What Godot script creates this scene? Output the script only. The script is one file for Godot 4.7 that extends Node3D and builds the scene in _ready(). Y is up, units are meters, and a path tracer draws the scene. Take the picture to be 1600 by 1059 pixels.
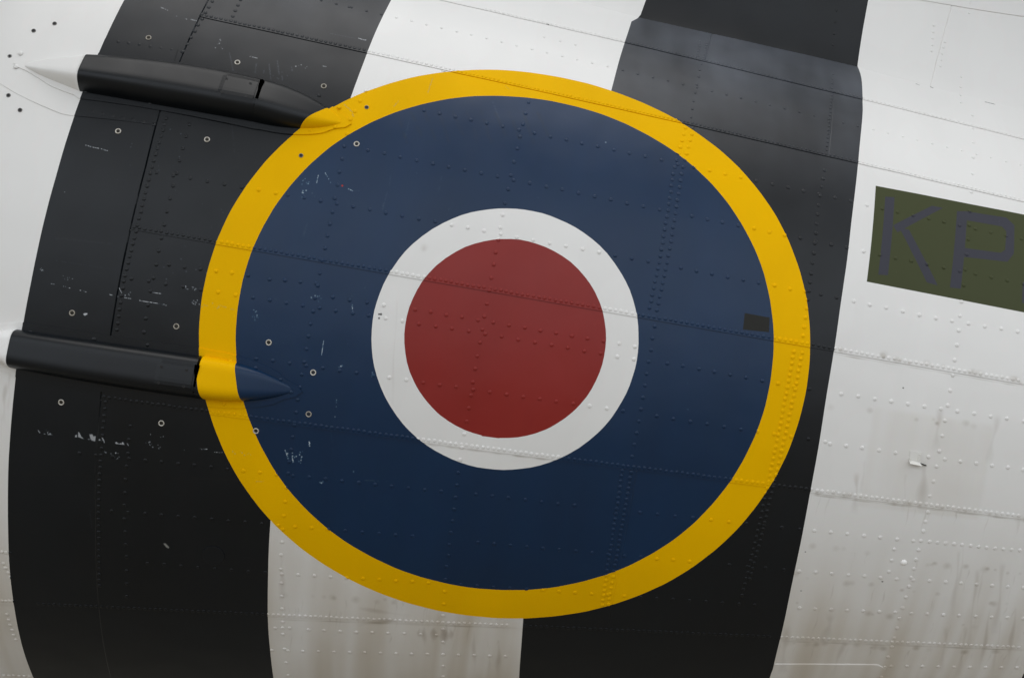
extends Node3D
# Port side of a transport aircraft's rear fuselage: invasion stripes, roundel and serial patch.
# The skin is built in its own coordinates: x = metres aft along the fuselage axis, s = girth up the side
# (multiplied by the taper), h = height off the skin along its normal.

const STEP := 0.004
const A0 := 1.2
const TAPER := Vector2(-0.1291, -0.00446)
const SIDE := -0.02382
const NOSE_UP := 0.1475            # the aircraft sits on its tail wheel
const AXIS_HEIGHT := 1.85
enum { WHITE, BLACK, BLUE, YELLOW, RED, OLIVE, LETTER, TAPE, OUTSIDE }

var tab_y := PackedFloat32Array()
var tab_z := PackedFloat32Array()
var fil_y := [PackedFloat32Array(), PackedFloat32Array()]
var fil_z := [PackedFloat32Array(), PackedFloat32Array()]
var fuselage: Node3D
var mats := {}
var wavy := FastNoiseLite.new()
var rng := RandomNumberGenerator.new()
var domes := {}                     # rivets by paint
var patch := PackedInt32Array()     # panel number under each spot of the tone pictures


func _ready() -> void:
	rng.seed = 7
	# ---------------------------------------------------------------- camera, sky, sun, exposure
	var cam := Camera3D.new()
	cam.name = "camera"
	cam.fov = rad_to_deg(2.0 * atan(529.5 / 2000.0))
	cam.near = 0.05
	cam.far = 4000.0
	cam.basis = Basis(Vector3.UP, 0.02402) * Basis(Vector3.RIGHT, 0.01954)
	cam.position = Basis(Vector3.BACK, -NOSE_UP) * Vector3(0.09175, 0, 4.05902) + Vector3(0, AXIS_HEIGHT, 0)
	add_child(cam)
	cam.current = true
	var env := Environment.new()
	var sky := Sky.new()
	var sm := ProceduralSkyMaterial.new()
	sm.sky_top_color = Color(0.945, 0.972, 1.0)
	sm.sky_horizon_color = Color(0.53, 0.54, 0.555)
	sm.sky_curve = 1.6
	sm.sky_energy_multiplier = 1.75
	sm.ground_bottom_color = Color(0.30, 0.29, 0.27)
	sm.ground_horizon_color = Color(0.42, 0.42, 0.42)
	sky.sky_material = sm
	env.background_mode = Environment.BG_SKY
	env.sky = sky
	env.tonemap_mode = Environment.TONE_MAPPER_LINEAR
	env.tonemap_exposure = 0.95
	env.sdfgi_enabled = true
	env.ssao_enabled = true
	env.ssil_enabled = true
	var we := WorldEnvironment.new()
	we.name = "environment"
	we.environment = env
	add_child(we)
	var sun := DirectionalLight3D.new()
	sun.name = "overcast_sun"
	sun.light_energy = 0.3
	sun.light_color = Color(1.0, 0.99, 0.98)
	sun.light_angular_distance = 40.0
	sun.shadow_enabled = true
	sun.rotation_degrees = Vector3(-82, 14, 0)
	add_child(sun)

	# ---------------------------------------------------------------- large structure
	wavy.seed = 11
	wavy.noise_type = FastNoiseLite.TYPE_SIMPLEX_SMOOTH
	wavy.frequency = 5.5
	wavy.fractal_octaves = 2
	build_tables()
	build_materials()
	build_ground()
	fuselage = Node3D.new()
	fuselage.name = "aircraft_fuselage"
	fuselage.set_meta("label", "riveted white aircraft fuselage side with black stripes and red white blue yellow roundel")
	fuselage.set_meta("category", "aircraft")
	add_child(fuselage)
	fuselage.rotation.z = -NOSE_UP
	fuselage.position.y = AXIS_HEIGHT
	build_skin()
	build_far_side()
	# ---------------------------------------------------------------- things fixed to the skin
	hinge_fairing("hinge_fairing", "black upper hinge fairing with pale pointed nose and yellow tail tip", [-1.2032, -1.0552, -0.6470, -0.6395, -0.4395], [0.4514, 0.4567, 0.4758, 0.4692], 0.040, 0.050, 0.045, 0.0052, false)
	hinge_fairing("hinge_fairing", "black lower hinge fairing with yellow and blue tail and wire clip", [-1.238, -1.084, -0.6655, -0.6600, -0.4440], [-0.121, -0.1237, -0.1315, -0.1334], 0.039, 0.0445, 0.043, -0.0015, true)
	build_fasteners()
	build_small_things()
	build_rivets()


# -------------------------------------------------------------------- the skin's shape
func sstep(a: float, b: float, x: float) -> float:
	var t := clampf((x - a) / (b - a), 0.0, 1.0)
	return t * t * (3.0 - 2.0 * t)


func build_tables() -> void:
	var n := 1000
	var phi := PackedFloat32Array()
	for i in n:
		var s := (i - 500) * STEP
		var c := clampf(s, -1.5, 1.4)
		phi.append(0.79162 * c - 0.00876 * c * c + 0.07264 * c * c * c + (s - c) * 0.8 + deg_to_rad(-10.0) * sstep(0.85, 1.12, s))
	var y := 0.0
	var z := 0.0
	tab_y.append(0.0)
	tab_z.append(0.0)
	for i in range(1, n):
		y += (cos(phi[i]) + cos(phi[i - 1])) * 0.5 * STEP
		z -= (sin(phi[i]) + sin(phi[i - 1])) * 0.5 * STEP
		tab_y.append(y)
		tab_z.append(z)
	var y0 := tab_y[500]
	var z0 := tab_z[500]
	for i in n:
		tab_y[i] -= y0
		tab_z[i] -= z0
	for k in 2:                      # the fillet that rises above the crease
		var first: float = [24.0, 56.0][k]
		y = 0.0
		z = 0.0
		var last := 0.0
		for i in 400:
			var d := i * STEP
			var p := deg_to_rad(14.0 + (first - 14.0) * exp(-d / 0.07) + 76.0 * sstep(0.5, 1.2, d))
			if i > 0:
				y += (cos(p) + cos(last)) * 0.5 * STEP
				z -= (sin(p) + sin(last)) * 0.5 * STEP
			last = p
			fil_y[k].append(y)
			fil_z[k].append(z)


func at(t: PackedFloat32Array, i: float) -> float:
	var k := clampi(int(i), 0, t.size() - 2)
	return lerpf(t[k], t[k + 1], i - k)


func crease(x: float) -> float:
	return 1.069 + 0.082 * (clampf(x, 0.2, 0.78) - 0.2)


func taper(x: float) -> float:
	return 1.0 + TAPER.x * x + TAPER.y * x * x


func surf(x: float, s: float) -> Vector3:
	var c := crease(x)
	var b := minf(s, c) / STEP + 500.0
	var y := at(tab_y, b)
	var z := at(tab_z, b)
	if s > c:
		var w := sstep(0.8, 1.25, x)
		var d := (s - c) / STEP
		y += lerpf(at(fil_y[0], d), at(fil_y[1], d), w)
		z += lerpf(at(fil_z[0], d), at(fil_z[1], d), w)
	var g := taper(x)
	return Vector3(x, g * y, g * z + A0 * (1.0 + SIDE * x + TAPER.y * x * x))


func frame(x: float, s: float) -> Transform3D:
	# x axis aft along the skin, y axis up the skin, z axis out of it
	var e := 0.0015
	var c := crease(x)
	var s1 := s + e
	var s0 := s - e
	if s <= c: s1 = minf(s1, c)
	else: s0 = maxf(s0, c)
	var tx := (surf(x + e, s) - surf(x - e, s)).normalized()
	var ts := (surf(x, s1) - surf(x, s0)).normalized()
	var n := tx.cross(ts).normalized()
	return Transform3D(Basis(tx, n.cross(tx), n), surf(x, s))


# -------------------------------------------------------------------- paint and panels
const RINGS := [0.22576, 0.299, 0.60256, 0.685]
const EDGES := [[-1.67, 0.039, 0.03], [-1.06978, 0.03895, 0.03043], [-0.46902, 0.02654, 0.0419], [0.12262, 0.01281, 0.0487], [0.73126, 0.01746, 0.04247], [1.3170, 0.01746, 0.04247], [1.93, 0.017, 0.04]]
const SEAMS := [[-0.67122, 0.03388], [-0.21243, -0.0098], [0.14186, -0.00604], [0.67291, 0.0082], [0.9279, 0.03036]]
const DOOR_EDGE := [[-1.4, -0.872], [-0.45, -0.8773], [-0.31, -0.8808], [-0.196, -0.8805], [-0.0726, -0.8746], [0.0584, -0.872], [0.1622, -0.8690], [0.2756, -0.8650], [0.3986, -0.8650], [0.5593, -0.8516], [0.7209, -0.8387], [1.1, -0.82]]
const JOINTS := [[1, 0.337, 0.005], [4, 0.6413, 0.073], [5, 0.2793, 0.11]]
const SERIAL := [Vector2(0.8050, 0.6178), Vector2(1.6215, 0.6612), Vector2(1.6289, 0.3313), Vector2(0.7933, 0.3316)]
const TAPE_PATCH := [Vector2(0.5247, 0.1943), Vector2(0.5818, 0.1940), Vector2(0.5843, 0.1577), Vector2(0.5251, 0.1531)]
const LETTERS := [
	[[Vector2(0.8279, 0.5895), Vector2(0.8501, 0.5942), Vector2(0.8406, 0.3600), Vector2(0.8185, 0.3566)],
		[Vector2(0.8471, 0.5054), Vector2(0.9395, 0.5939), Vector2(0.9655, 0.5947), Vector2(0.8581, 0.4873)],
		[Vector2(0.8623, 0.5019), Vector2(0.8849, 0.5024), Vector2(0.9565, 0.3592), Vector2(0.9311, 0.3621)]],
	[[Vector2(0.9991, 0.5947), Vector2(1.0237, 0.6026), Vector2(1.0099, 0.3631), Vector2(0.9847, 0.3606)],
		[Vector2(1.0222, 0.6021), Vector2(1.1174, 0.6114), Vector2(1.1100, 0.5791), Vector2(1.0199, 0.5720)],
		[Vector2(1.1174, 0.6114), Vector2(1.1364, 0.5918), Vector2(1.1187, 0.5629), Vector2(1.1040, 0.5814)],
		[Vector2(1.1364, 0.5918), Vector2(1.1325, 0.4999), Vector2(1.1114, 0.4997), Vector2(1.1166, 0.5686)],
		[Vector2(1.1325, 0.4999), Vector2(1.1172, 0.4699), Vector2(1.0992, 0.4903), Vector2(1.1145, 0.5086)],
		[Vector2(1.1172, 0.4699), Vector2(1.0105, 0.4561), Vector2(1.0133, 0.4838), Vector2(1.1053, 0.4930)]],
	[[Vector2(1.1528, 0.4179), Vector2(1.2297, 0.4174), Vector2(1.2274, 0.3525), Vector2(1.1526, 0.3580)]]]
const FASTENERS := [Vector2(-0.9416, 0.5792), Vector2(-0.7221, 0.5644), Vector2(-0.9455, 0.3468), Vector2(-0.7428, 0.3658), Vector2(-0.5108, 0.5507), Vector2(-0.4056, 0.4234), Vector2(-0.9669, -0.0376), Vector2(-0.7313, -0.0344), Vector2(-0.9682, -0.2193), Vector2(-0.7386, -0.2375), Vector2(-0.5214, -0.0399), Vector2(-0.4135, -0.0898), Vector2(-0.4113, -0.1797), Vector2(-0.5247, -0.2296)]
const BOLTS := [Vector2(-1.1652, 0.5648), Vector2(-1.2059, 0.5366), Vector2(-1.2379, 0.4655), Vector2(-1.2121, 0.3789), Vector2(-1.1767, 0.3522), Vector2(-0.4015, 0.5195), Vector2(-0.5246, 0.3707)]
const FLANGE_SCREWS := [Vector2(-0.5167, 0.5227), Vector2(-0.4637, 0.5034), Vector2(-0.4334, 0.4787), Vector2(-0.4631, 0.4527), Vector2(-0.5178, 0.4323), Vector2(-1.0407, 0.4193), Vector2(-0.8905, 0.4218), Vector2(-0.5993, -0.0905), Vector2(-0.5417, -0.0964), Vector2(-0.4829, -0.1137), Vector2(-0.4564, -0.1372), Vector2(-0.6017, -0.1808), Vector2(-1.0528, -0.0876), Vector2(-0.9094, -0.0836), Vector2(-0.7888, -0.0800), Vector2(-1.2158, 0.4763), Vector2(-1.2153, 0.4440)]
const GROOVE := 0.0026
const DEEP := 0.0011
const LAP := 0.0012


func ring_f(i: int, x: float, s: float) -> float:
	var y := (s - 0.04604) * taper(x)
	var a := atan2(y, x)
	# masked by hand: the edge wanders by a fraction of a millimetre
	return sqrt(x * x + y * y) - RINGS[i] * (1.0 - 0.001 * cos(2.0 * a) + 0.0075 * sin(2.0 * a)) - 0.0004 * sin(a * 17.0 + i * 2.0) * sin(a * 5.0 + i) - 0.0002 * sin(a * 61.0 + i)


func edge_f(i: int, x: float, s: float) -> float:
	var q := clampf(s, -1.4, 1.07 if i < 4 else 1.116)
	var e: Array = EDGES[i]
	var line: float = e[0] + e[1] * q + e[2] * q * q
	if i == 3:
		line += 0.0166 * sstep(1.045, 1.07, s) + 0.17 * maxf(s - 1.07, 0.0)
	if i == 4:
		if s > 0.9:
			var t := clampf((s - 0.9) / 0.216, 0.0, 1.0)
			line = 0.7814 + 0.013 * t * (1.0 - t * t * t * t) + 0.065 * maxf(s - 1.116, 0.0)
	return x - line - 0.0007 * sin(s * 19.0 + i) * sin(s * 7.0 + i * 2.0)


func seam_f(i: int, x: float, s: float) -> float:
	if i < 5: return s - SEAMS[i][0] - SEAMS[i][1] * x
	if i == 5: return s - crease(x)
	return s - 1.1421 - 0.2794 * x


func door_x(s: float) -> float:
	for k in DOOR_EDGE.size() - 1:
		if s < DOOR_EDGE[k + 1][0]:
			return remap(s, DOOR_EDGE[k][0], DOOR_EDGE[k + 1][0], DOOR_EDGE[k][1], DOOR_EDGE[k + 1][1])
	return DOOR_EDGE[-1][1]


func inside(q: Array, x: float, s: float) -> bool:
	for k in q.size():
		var a: Vector2 = q[k]
		var b: Vector2 = q[(k + 1) % q.size()]
		if (b - a).cross(Vector2(x, s) - a) > 0.0: return false
	return true


func paint(x: float, s: float) -> int:
	if x > 0.7 and x < 1.8 and s > 0.3 and s < 0.7 and inside(SERIAL, x, s):
		return LETTER if letter_at(x, s) >= 0 else OLIVE
	if x > 0.5 and x < 0.6 and s > 0.1 and s < 0.2 and inside(TAPE_PATCH, x, s): return TAPE
	if absf(x) < 0.72 and absf(s) < 0.85:
		for k in 4:
			if ring_f(k, x, s) < 0.0: return [RED, WHITE, BLUE, YELLOW][k]
	var n := 0
	for k in EDGES.size():
		if edge_f(k, x, s) > 0.0: n += 1
	return [WHITE, WHITE, BLACK, WHITE, BLACK, WHITE, BLACK, WHITE][n]


func letter_at(x: float, s: float) -> int:
	for k in LETTERS.size():
		for q in LETTERS[k]:
			if inside(q, x, s): return k
	return -1


func row_at(x: float, s: float) -> int:
	var r := 0
	for k in 7:
		if seam_f(k, x, s) > 0.0: r += 1
	return r


func column_at(x: float, s: float, r: int) -> int:
	if r <= 4 and x < door_x(s): return -1
	if r == 6 and x > 0.9723 + 0.1541 * (s - 1.1091): return 2
	var c := 0
	for j in JOINTS:
		if j[0] == r and x > j[1] + j[2] * s: c += 1
	return c


# relief of one panel: lapped edge above a seam, shadow gap below it, gentle waviness
func relief(x: float, s: float, r: int, col: int) -> float:
	var h := 0.0007 * wavy.get_noise_2d(x, s * 1.3)
	var g := taper(x)
	if r > 0 and r != 6 and not (col == -1 and r > 1):
		h += LAP * exp(-seam_f(r - 1, x, s) * g / 0.03)
	if r < 7 and r != 5 and not (col == -1 and r > 0 and r < 4):
		var d := -seam_f(r, x, s) * g
		if d < GROOVE: h -= DEEP * (1.0 - d / GROOVE)
	if r <= 4:
		var d := x - door_x(s)
		if absf(d) < 0.0023: h -= 0.0028 * sstep(-0.33, -0.2, s) * (1.0 - absf(d) / 0.0023)
		if d > 0.0: h += 0.0012 * exp(-d / 0.02)
	for j in JOINTS:
		if j[0] == r:
			var d: float = absf(x - j[1] - j[2] * s)
			if d < 0.0016: h -= 0.0007 * (1.0 - d / 0.0016)
	if r == 6:
		var d := absf(x - 0.9723 - 0.1541 * (s - 1.1091))
		if d < 0.002: h -= 0.0016 * (1.0 - d / 0.002)
	return h


func split_f(id: int, x: float, s: float) -> float:
	if id < 4: return ring_f(id, x, s)
	if id < 11: return edge_f(id - 4, x, s)
	if id < 18: return seam_f(id - 11, x, s)
	if id < 25: return seam_f(id - 18, x, s) * taper(x) + GROOVE
	if id < 28: return x - door_x(s) + 0.0023 * (id - 26)
	if id < 31: return x - 0.9723 - 0.1541 * (s - 1.1091) + 0.002 * (id - 29)
	var j: Array = JOINTS[(id - 31) / 3]
	return x - j[1] - j[2] * s + 0.0016 * ((id - 31) % 3 - 1)


func cut(polys: Array, f: Callable) -> Array:
	var out := []
	for p: PackedVector2Array in polys:
		var v := PackedFloat32Array()
		var lo := INF
		var hi := -INF
		for q in p:
			var a: float = f.call(q)
			v.append(a)
			lo = minf(lo, a)
			hi = maxf(hi, a)
		if lo >= -1e-7 or hi <= 1e-7:
			out.append(p)
			continue
		var neg := PackedVector2Array()
		var pos := PackedVector2Array()
		for k in p.size():
			var n := (k + 1) % p.size()
			if v[k] <= 0.0: neg.append(p[k])
			if v[k] >= 0.0: pos.append(p[k])
			if (v[k] < 0.0 and v[n] > 0.0) or (v[k] > 0.0 and v[n] < 0.0):
				var m := p[k].lerp(p[n], v[k] / (v[k] - v[n]))
				neg.append(m)
				pos.append(m)
		if neg.size() > 2: out.append(neg)
		if pos.size() > 2: out.append(pos)
	return out


func line_of(a: Vector2, b: Vector2) -> Callable:
	return func(q: Vector2) -> float: return (b - a).cross(q - a)


# -------------------------------------------------------------------- mesh building
class Shape:
	var v := PackedVector3Array()
	var n := PackedVector3Array()
	var uv := PackedVector2Array()
	func tri(a: Array, b: Array, c: Array) -> void:
		for q in [a, b, c]:
			v.append(q[0])
			n.append(q[1])
			uv.append(q[2])
	func tri_point(p: Vector3, m: Vector3, q: Vector2) -> void:
		v.append(p)
		n.append(m)
		uv.append(q)
	func quad(a: Array, b: Array, c: Array, d: Array) -> void:
		tri(a, b, c)
		tri(a, c, d)


func uv_of(x: float, s: float) -> Vector2:
	return Vector2((x + 1.45) / 3.0, (1.55 - s) / 2.65)


func commit(called: String, shapes: Dictionary, parent: Node) -> MeshInstance3D:
	var m := ArrayMesh.new()
	for k in shapes:
		var sh: Shape = shapes[k]
		if sh.v.is_empty(): continue
		var arr := []
		arr.resize(Mesh.ARRAY_MAX)
		arr[Mesh.ARRAY_VERTEX] = sh.v
		arr[Mesh.ARRAY_NORMAL] = sh.n
		arr[Mesh.ARRAY_TEX_UV] = sh.uv
		m.add_surface_from_arrays(Mesh.PRIMITIVE_TRIANGLES, arr)
		m.surface_set_material(m.get_surface_count() - 1, mats[k])
	var o := MeshInstance3D.new()
	o.mesh = m
	put(called, o, parent)
	return o


func put(called: String, o: Node3D, parent: Node) -> Node3D:
	# repeats under one parent take a three-digit number
	var n := called
	var k := 0
	while parent.has_node(NodePath(n)):
		k += 1
		n = "%s_%03d" % [called, k]
	o.name = n
	parent.add_child(o, true)
	return o


func node(called: String, parent: Node, label := "") -> Node3D:
	var o := Node3D.new()
	put(called, o, parent)
	if label: o.set_meta("label", label)
	return o


func skin_vertex(x: float, s: float, h: float, above: bool) -> Array:
	var e := 0.0015
	var c := crease(x)
	var s1 := s + e
	var s0 := s - e
	if above: s0 = maxf(s0, c)
	else: s1 = minf(s1, c)
	var tx := (surf(x + e, s) - surf(x - e, s)).normalized()
	var ts := (surf(x, s1) - surf(x, s0)).normalized()
	var n := tx.cross(ts).normalized()
	var d := 0.006
	var gx := 0.0007 * (wavy.get_noise_2d(x + d, s * 1.3) - wavy.get_noise_2d(x - d, s * 1.3)) / (2.0 * d)
	var gs := 0.0007 * (wavy.get_noise_2d(x, (s + d) * 1.3) - wavy.get_noise_2d(x, (s - d) * 1.3)) / (2.0 * d)
	return [surf(x, s) + n * h, (n - tx * gx - ts * gs).normalized(), uv_of(x, s), ts]


func build_skin() -> void:
	var xs := PackedFloat32Array()
	var ss := PackedFloat32Array()
	var x := -2.6
	while x < 2.6:
		xs.append(x)
		x += 0.02 if x > -1.5 and x < 1.62 else 0.1
	var s := -1.36
	while s < 2.2:
		ss.append(s)
		s += 0.02 if s > -1.1 and s < 1.66 else 0.06
	var parts := {}                  # key -> {paint: Shape}
	var rect := [Vector2(0.78, 0.30), Vector2(1.8, 0.70)]
	for i in xs.size() - 1:
		for j in ss.size() - 1:
			var x0 := xs[i]
			var x1 := xs[i + 1]
			var s0 := ss[j]
			var s1 := ss[j + 1]
			var cell := [PackedVector2Array([Vector2(x0, s0), Vector2(x1, s0), Vector2(x1, s1), Vector2(x0, s1)])]
			var r0 := row_at(x0, s0)
			var c0 := paint(x0, s0)
			for id in 31 + 3 * JOINTS.size():
				if id < 4 and (absf(x0) > 0.75 or absf(s0) > 0.85): continue
				if id >= 25 and id < 28 and (x0 > -0.7 or x0 < -1.0): continue
				if id >= 28 and id < 31 and (x0 < 0.9 or s0 < 1.1): continue
				if id >= 31 and (x0 < 0.1 or x0 > 0.9): continue
				var a := split_f(id, x0, s0)
				var b := split_f(id, x1, s0)
				var c := split_f(id, x1, s1)
				var d := split_f(id, x0, s1)
				if minf(minf(a, b), minf(c, d)) < 0.0 and maxf(maxf(a, b), maxf(c, d)) > 0.0:
					cell = cut(cell, func(q: Vector2) -> float: return split_f(id, q.x, q.y))
			var polys := []
			if x1 > 0.78 and x0 < 1.8 and s1 > 0.30 and s0 < 0.70:
				polys.append(SERIAL)
				for q in LETTERS: polys.append_array(q)
			elif x1 > 0.5 and x0 < 0.6 and s1 > 0.14 and s0 < 0.2:
				polys.append(TAPE_PATCH)
			for q: Array in polys:
				var box := Rect2(q[0], Vector2.ZERO)
				for k in q: box = box.expand(k)
				if not box.grow(0.001).intersects(Rect2(x0, s0, x1 - x0, s1 - s0)): continue
				for k in q.size():
					cell = cut(cell, line_of(q[k], q[(k + 1) % q.size()]))
			for p: PackedVector2Array in cell:
				var m := Vector2.ZERO
				for q in p: m += q
				m /= p.size()
				var r := row_at(m.x, m.y)
				var col := column_at(m.x, m.y, r)
				var pt := paint(m.x, m.y)
				var panel := "%d/%d" % [1 if col == -1 and r > 0 and r < 4 else r, col]
				var bands := 0
				for k in EDGES.size():
					if edge_f(k, m.x, m.y) > 0.0: bands += 1
				var key := "skin/%s/%d" % [panel, bands]
				match pt:
					RED: key = "red"
					BLUE: key = "blue"
					YELLOW: key = "yellow"
					WHITE: if absf(m.x) < 0.4 and ring_f(1, m.x, m.y) < 0.0: key = "white"
					OLIVE: key = "olive"
					TAPE: key = "tape"
					LETTER: key = "letter%d" % letter_at(m.x, m.y)
					BLACK: key = "stripe%d/%s" % [0 if m.x < 0.0 and edge_f(2, m.x, m.y) < 0.01 else (1 if m.x < 1.05 else 2), panel]
				if not parts.has(key): parts[key] = {}
				if not parts[key].has(pt): parts[key][pt] = Shape.new()
				var sh: Shape = parts[key][pt]
				var vs := []
				var lo := INF
				var hi := -INF
				for q in p:
					var h := relief(q.x, q.y, r, col)
					lo = minf(lo, h)
					hi = maxf(hi, h)
					vs.append(skin_vertex(q.x, q.y, h, r >= 6))
				var cleft := absf(m.x - door_x(m.y)) < 0.0035
				for jt in JOINTS: cleft = cleft or (jt[0] == r and absf(m.x - jt[1] - jt[2] * m.y) < 0.0016)
				if r == 6: cleft = cleft or absf(m.x - 0.9723 - 0.1541 * (m.y - 1.1091)) < 0.002
				if cleft and hi - lo > 0.0005:      # the flank of a gap: true facet normal
					var fn: Vector3 = Vector3.ZERO
					for k in range(1, p.size() - 1):
						fn += ((vs[k][0] - vs[0][0]) as Vector3).cross(vs[k + 1][0] - vs[0][0])
					fn = fn.normalized()
					for k in vs: k[1] = fn
				for k in range(1, p.size() - 1):
					sh.tri(vs[0], vs[k + 1], vs[k])
				if r > 0 and r != 6 and not (col == -1 and r > 1):
					for k in p.size():
						var n := (k + 1) % p.size()
						if absf(seam_f(r - 1, p[k].x, p[k].y)) < 2e-5 and absf(seam_f(r - 1, p[n].x, p[n].y)) < 2e-5:
							var low := []
							for q: Vector2 in [p[k], p[n]]:
								low.append(skin_vertex(q.x, q.y, -DEEP - 0.0006, r >= 6))
							var dn: Vector3 = -low[0][3]
							sh.quad([vs[k][0], dn, vs[k][2]], [vs[n][0], dn, vs[n][2]], [low[1][0], dn, low[1][2]], [low[0][0], dn, low[0][2]])
	var roundel := node("roundel", fuselage, "round emblem of red disc, white ring, blue ring and yellow ring")
	for k in [["red", "red_disc"], ["white", "white_ring"], ["blue", "blue_ring"], ["yellow", "yellow_ring"]]:
		commit(k[1], parts[k[0]], roundel)
	var patch := commit("serial_patch", parts["olive"], fuselage)
	patch.set_meta("label", "olive green painted patch with faint dark blue letters KP")
	for k in LETTERS.size():
		if parts.has("letter%d" % k):
			commit("painted_letter", parts["letter%d" % k], patch)
	commit("tape_patch", parts["tape"], fuselage).set_meta("label", "small dark tape patch on the blue ring")
	var stripes := [null, null, null]
	for key: String in parts:
		if key.begins_with("stripe"):
			var n := int(key.substr(6, 1))
			if stripes[n] == null:
				stripes[n] = node("black_stripe", fuselage, ["wide black stripe under the hinge fairings", "black stripe behind the roundel running up over the fillet", "black stripe just starting at the lower right corner"][n])
			commit("skin_panel", parts[key], stripes[n])
		elif key.begins_with("skin"):
			commit("skin_panel", parts[key], fuselage)


func build_far_side() -> void:
	# the other half of the body, mirrored across the centre plane (never seen from here)
	var sh := Shape.new()
	var nx := 26
	var ns := 44
	for i in nx:
		for j in ns:
			var q := []
			for k: Vector2i in [Vector2i(i, j), Vector2i(i + 1, j), Vector2i(i + 1, j + 1), Vector2i(i, j + 1)]:
				var x := lerpf(-2.6, 2.6, float(k.x) / nx)
				var s := lerpf(-1.36, 2.2, float(k.y) / ns)
				var keel := surf(x, -1.36).z
				var p := surf(x, s)
				var f := frame(x, s)
				q.append([Vector3(p.x, p.y, 2.0 * keel - p.z), Vector3(f.basis.z.x, f.basis.z.y, -f.basis.z.z), Vector2(x, s)])
			sh.quad(q[0], q[1], q[2], q[3])
	commit("far_side_skin", {OUTSIDE: sh}, fuselage)


# -------------------------------------------------------------------- hinge fairings
func lerp_line(x: float, xs: Array, ys: Array) -> float:
	for k in xs.size() - 1:
		if x < xs[k + 1]: return remap(x, xs[k], xs[k + 1], ys[k], ys[k + 1])
	return ys[-1]


func bulge(x0: float, x1: float, nx: int, centre: Callable, half: Callable, tall: Callable, forced: int, flat := false, upto := 1.0) -> Dictionary:
	# a long blister over the skin; forced paint, or (-1) whatever paint lies there
	var shapes := {}
	var ts := []
	if flat: ts = [-1.001, -1.0, -0.7, -0.35, 0.0, 0.35, 0.7, 1.0, 1.001]
	else:
		for k in 29:
			if -cos(PI * k / 28.0) <= upto: ts.append(-cos(PI * k / 28.0))
	var spot := func(q: Vector2) -> Vector3:
		var x := q.x
		var t := q.y
		var w: float = half.call(x)
		var h: float = tall.call(x)
		if flat: h = h if absf(t) <= 1.0 else -0.001
		else: h = h * section(t) - 0.0005
		return Vector3(x, centre.call(x) + w * t, h)
	for i in nx:
		for j in ts.size() - 1:
			var a := lerpf(x0, x1, float(i) / nx)
			var b := lerpf(x0, x1, float(i + 1) / nx)
			var cell := [PackedVector2Array([Vector2(a, ts[j]), Vector2(b, ts[j]), Vector2(b, ts[j + 1]), Vector2(a, ts[j + 1])])]
			if forced < 0:
				for id in [2, 3]:
					cell = cut(cell, func(q: Vector2) -> float:
						var w: Vector3 = spot.call(q)
						return ring_f(id, w.x, w.y))
				cell = cut(cell, func(q: Vector2) -> float:
					var w: Vector3 = spot.call(q)
					return edge_f(1, w.x, w.y))
			for p: PackedVector2Array in cell:
				var m := Vector2.ZERO
				for q in p: m += q
				m /= p.size()
				var mid: Vector3 = spot.call(m)
				var pt := forced if forced >= 0 else paint(mid.x, mid.y)
				if not shapes.has(pt): shapes[pt] = Shape.new()
				var vs := []
				for q in p:
					vs.append(raised(spot, q, ts[j], ts[j + 1], x0, x1))
				for k in range(1, p.size() - 1):
					shapes[pt].tri(vs[0], vs[k + 1], vs[k])
	return shapes


func section(t: float) -> float:
	# cross-section of a fairing: nearly flat face, tight upper shoulder, undercut lower side
	var k := absf(t)
	var round_ := pow(maxf(0.0, 1.0 - pow(k, 7.0)), 0.5) if t > 0.0 else pow(maxf(0.0, 1.0 - pow(k, 3.4)), 0.76)
	return round_ * (1.0 - 0.25 * t)


func place(w: Vector3) -> Vector3:
	var f := frame(w.x, w.y)
	return f.origin + f.basis.z * w.z


func raised(spot: Callable, q: Vector2, tlo: float, thi: float, x0: float, x1: float) -> Array:
	var w: Vector3 = spot.call(q)
	var p := place(w)
	var e := 0.002
	var ta := maxf(q.y - 0.02, minf(tlo, -0.9999) if tlo > -0.99 else tlo)
	ta = maxf(q.y - 0.02, -1.0)
	var tb := minf(q.y + 0.02, 1.0)
	if tlo < -1.0 or thi > 1.0:
		return [p, frame(w.x, w.y).basis.y * signf(q.y), uv_of(w.x, w.y)]
	var dx := place(spot.call(Vector2(minf(q.x + e, x1), q.y))) - place(spot.call(Vector2(maxf(q.x - e, x0), q.y)))
	var dt := place(spot.call(Vector2(q.x, tb))) - place(spot.call(Vector2(q.x, ta)))
	var n := dx.cross(dt)
	n = n.normalized() if n.length() > 1e-12 else frame(w.x, w.y).basis.z
	return [p, n, uv_of(w.x, w.y)]


func end_cap(shapes: Dictionary, pt: int, x: float, centre: Callable, half: Callable, tall: Callable, way: float) -> void:
	if not shapes.has(pt): shapes[pt] = Shape.new()
	var sh: Shape = shapes[pt]
	var f := frame(x, centre.call(x))
	var n := f.basis.x * way
	var rim := []
	for k in 29:
		var t := -cos(PI * k / 28.0)
		var w := Vector3(x, centre.call(x) + half.call(x) * t, tall.call(x) * section(t) - 0.0005)
		rim.append([place(w), n, uv_of(x, w.y)])
	var mid := [f.origin, n, uv_of(x, centre.call(x))]
	for k in 28: sh.tri(mid, rim[k], rim[k + 1])


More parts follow.
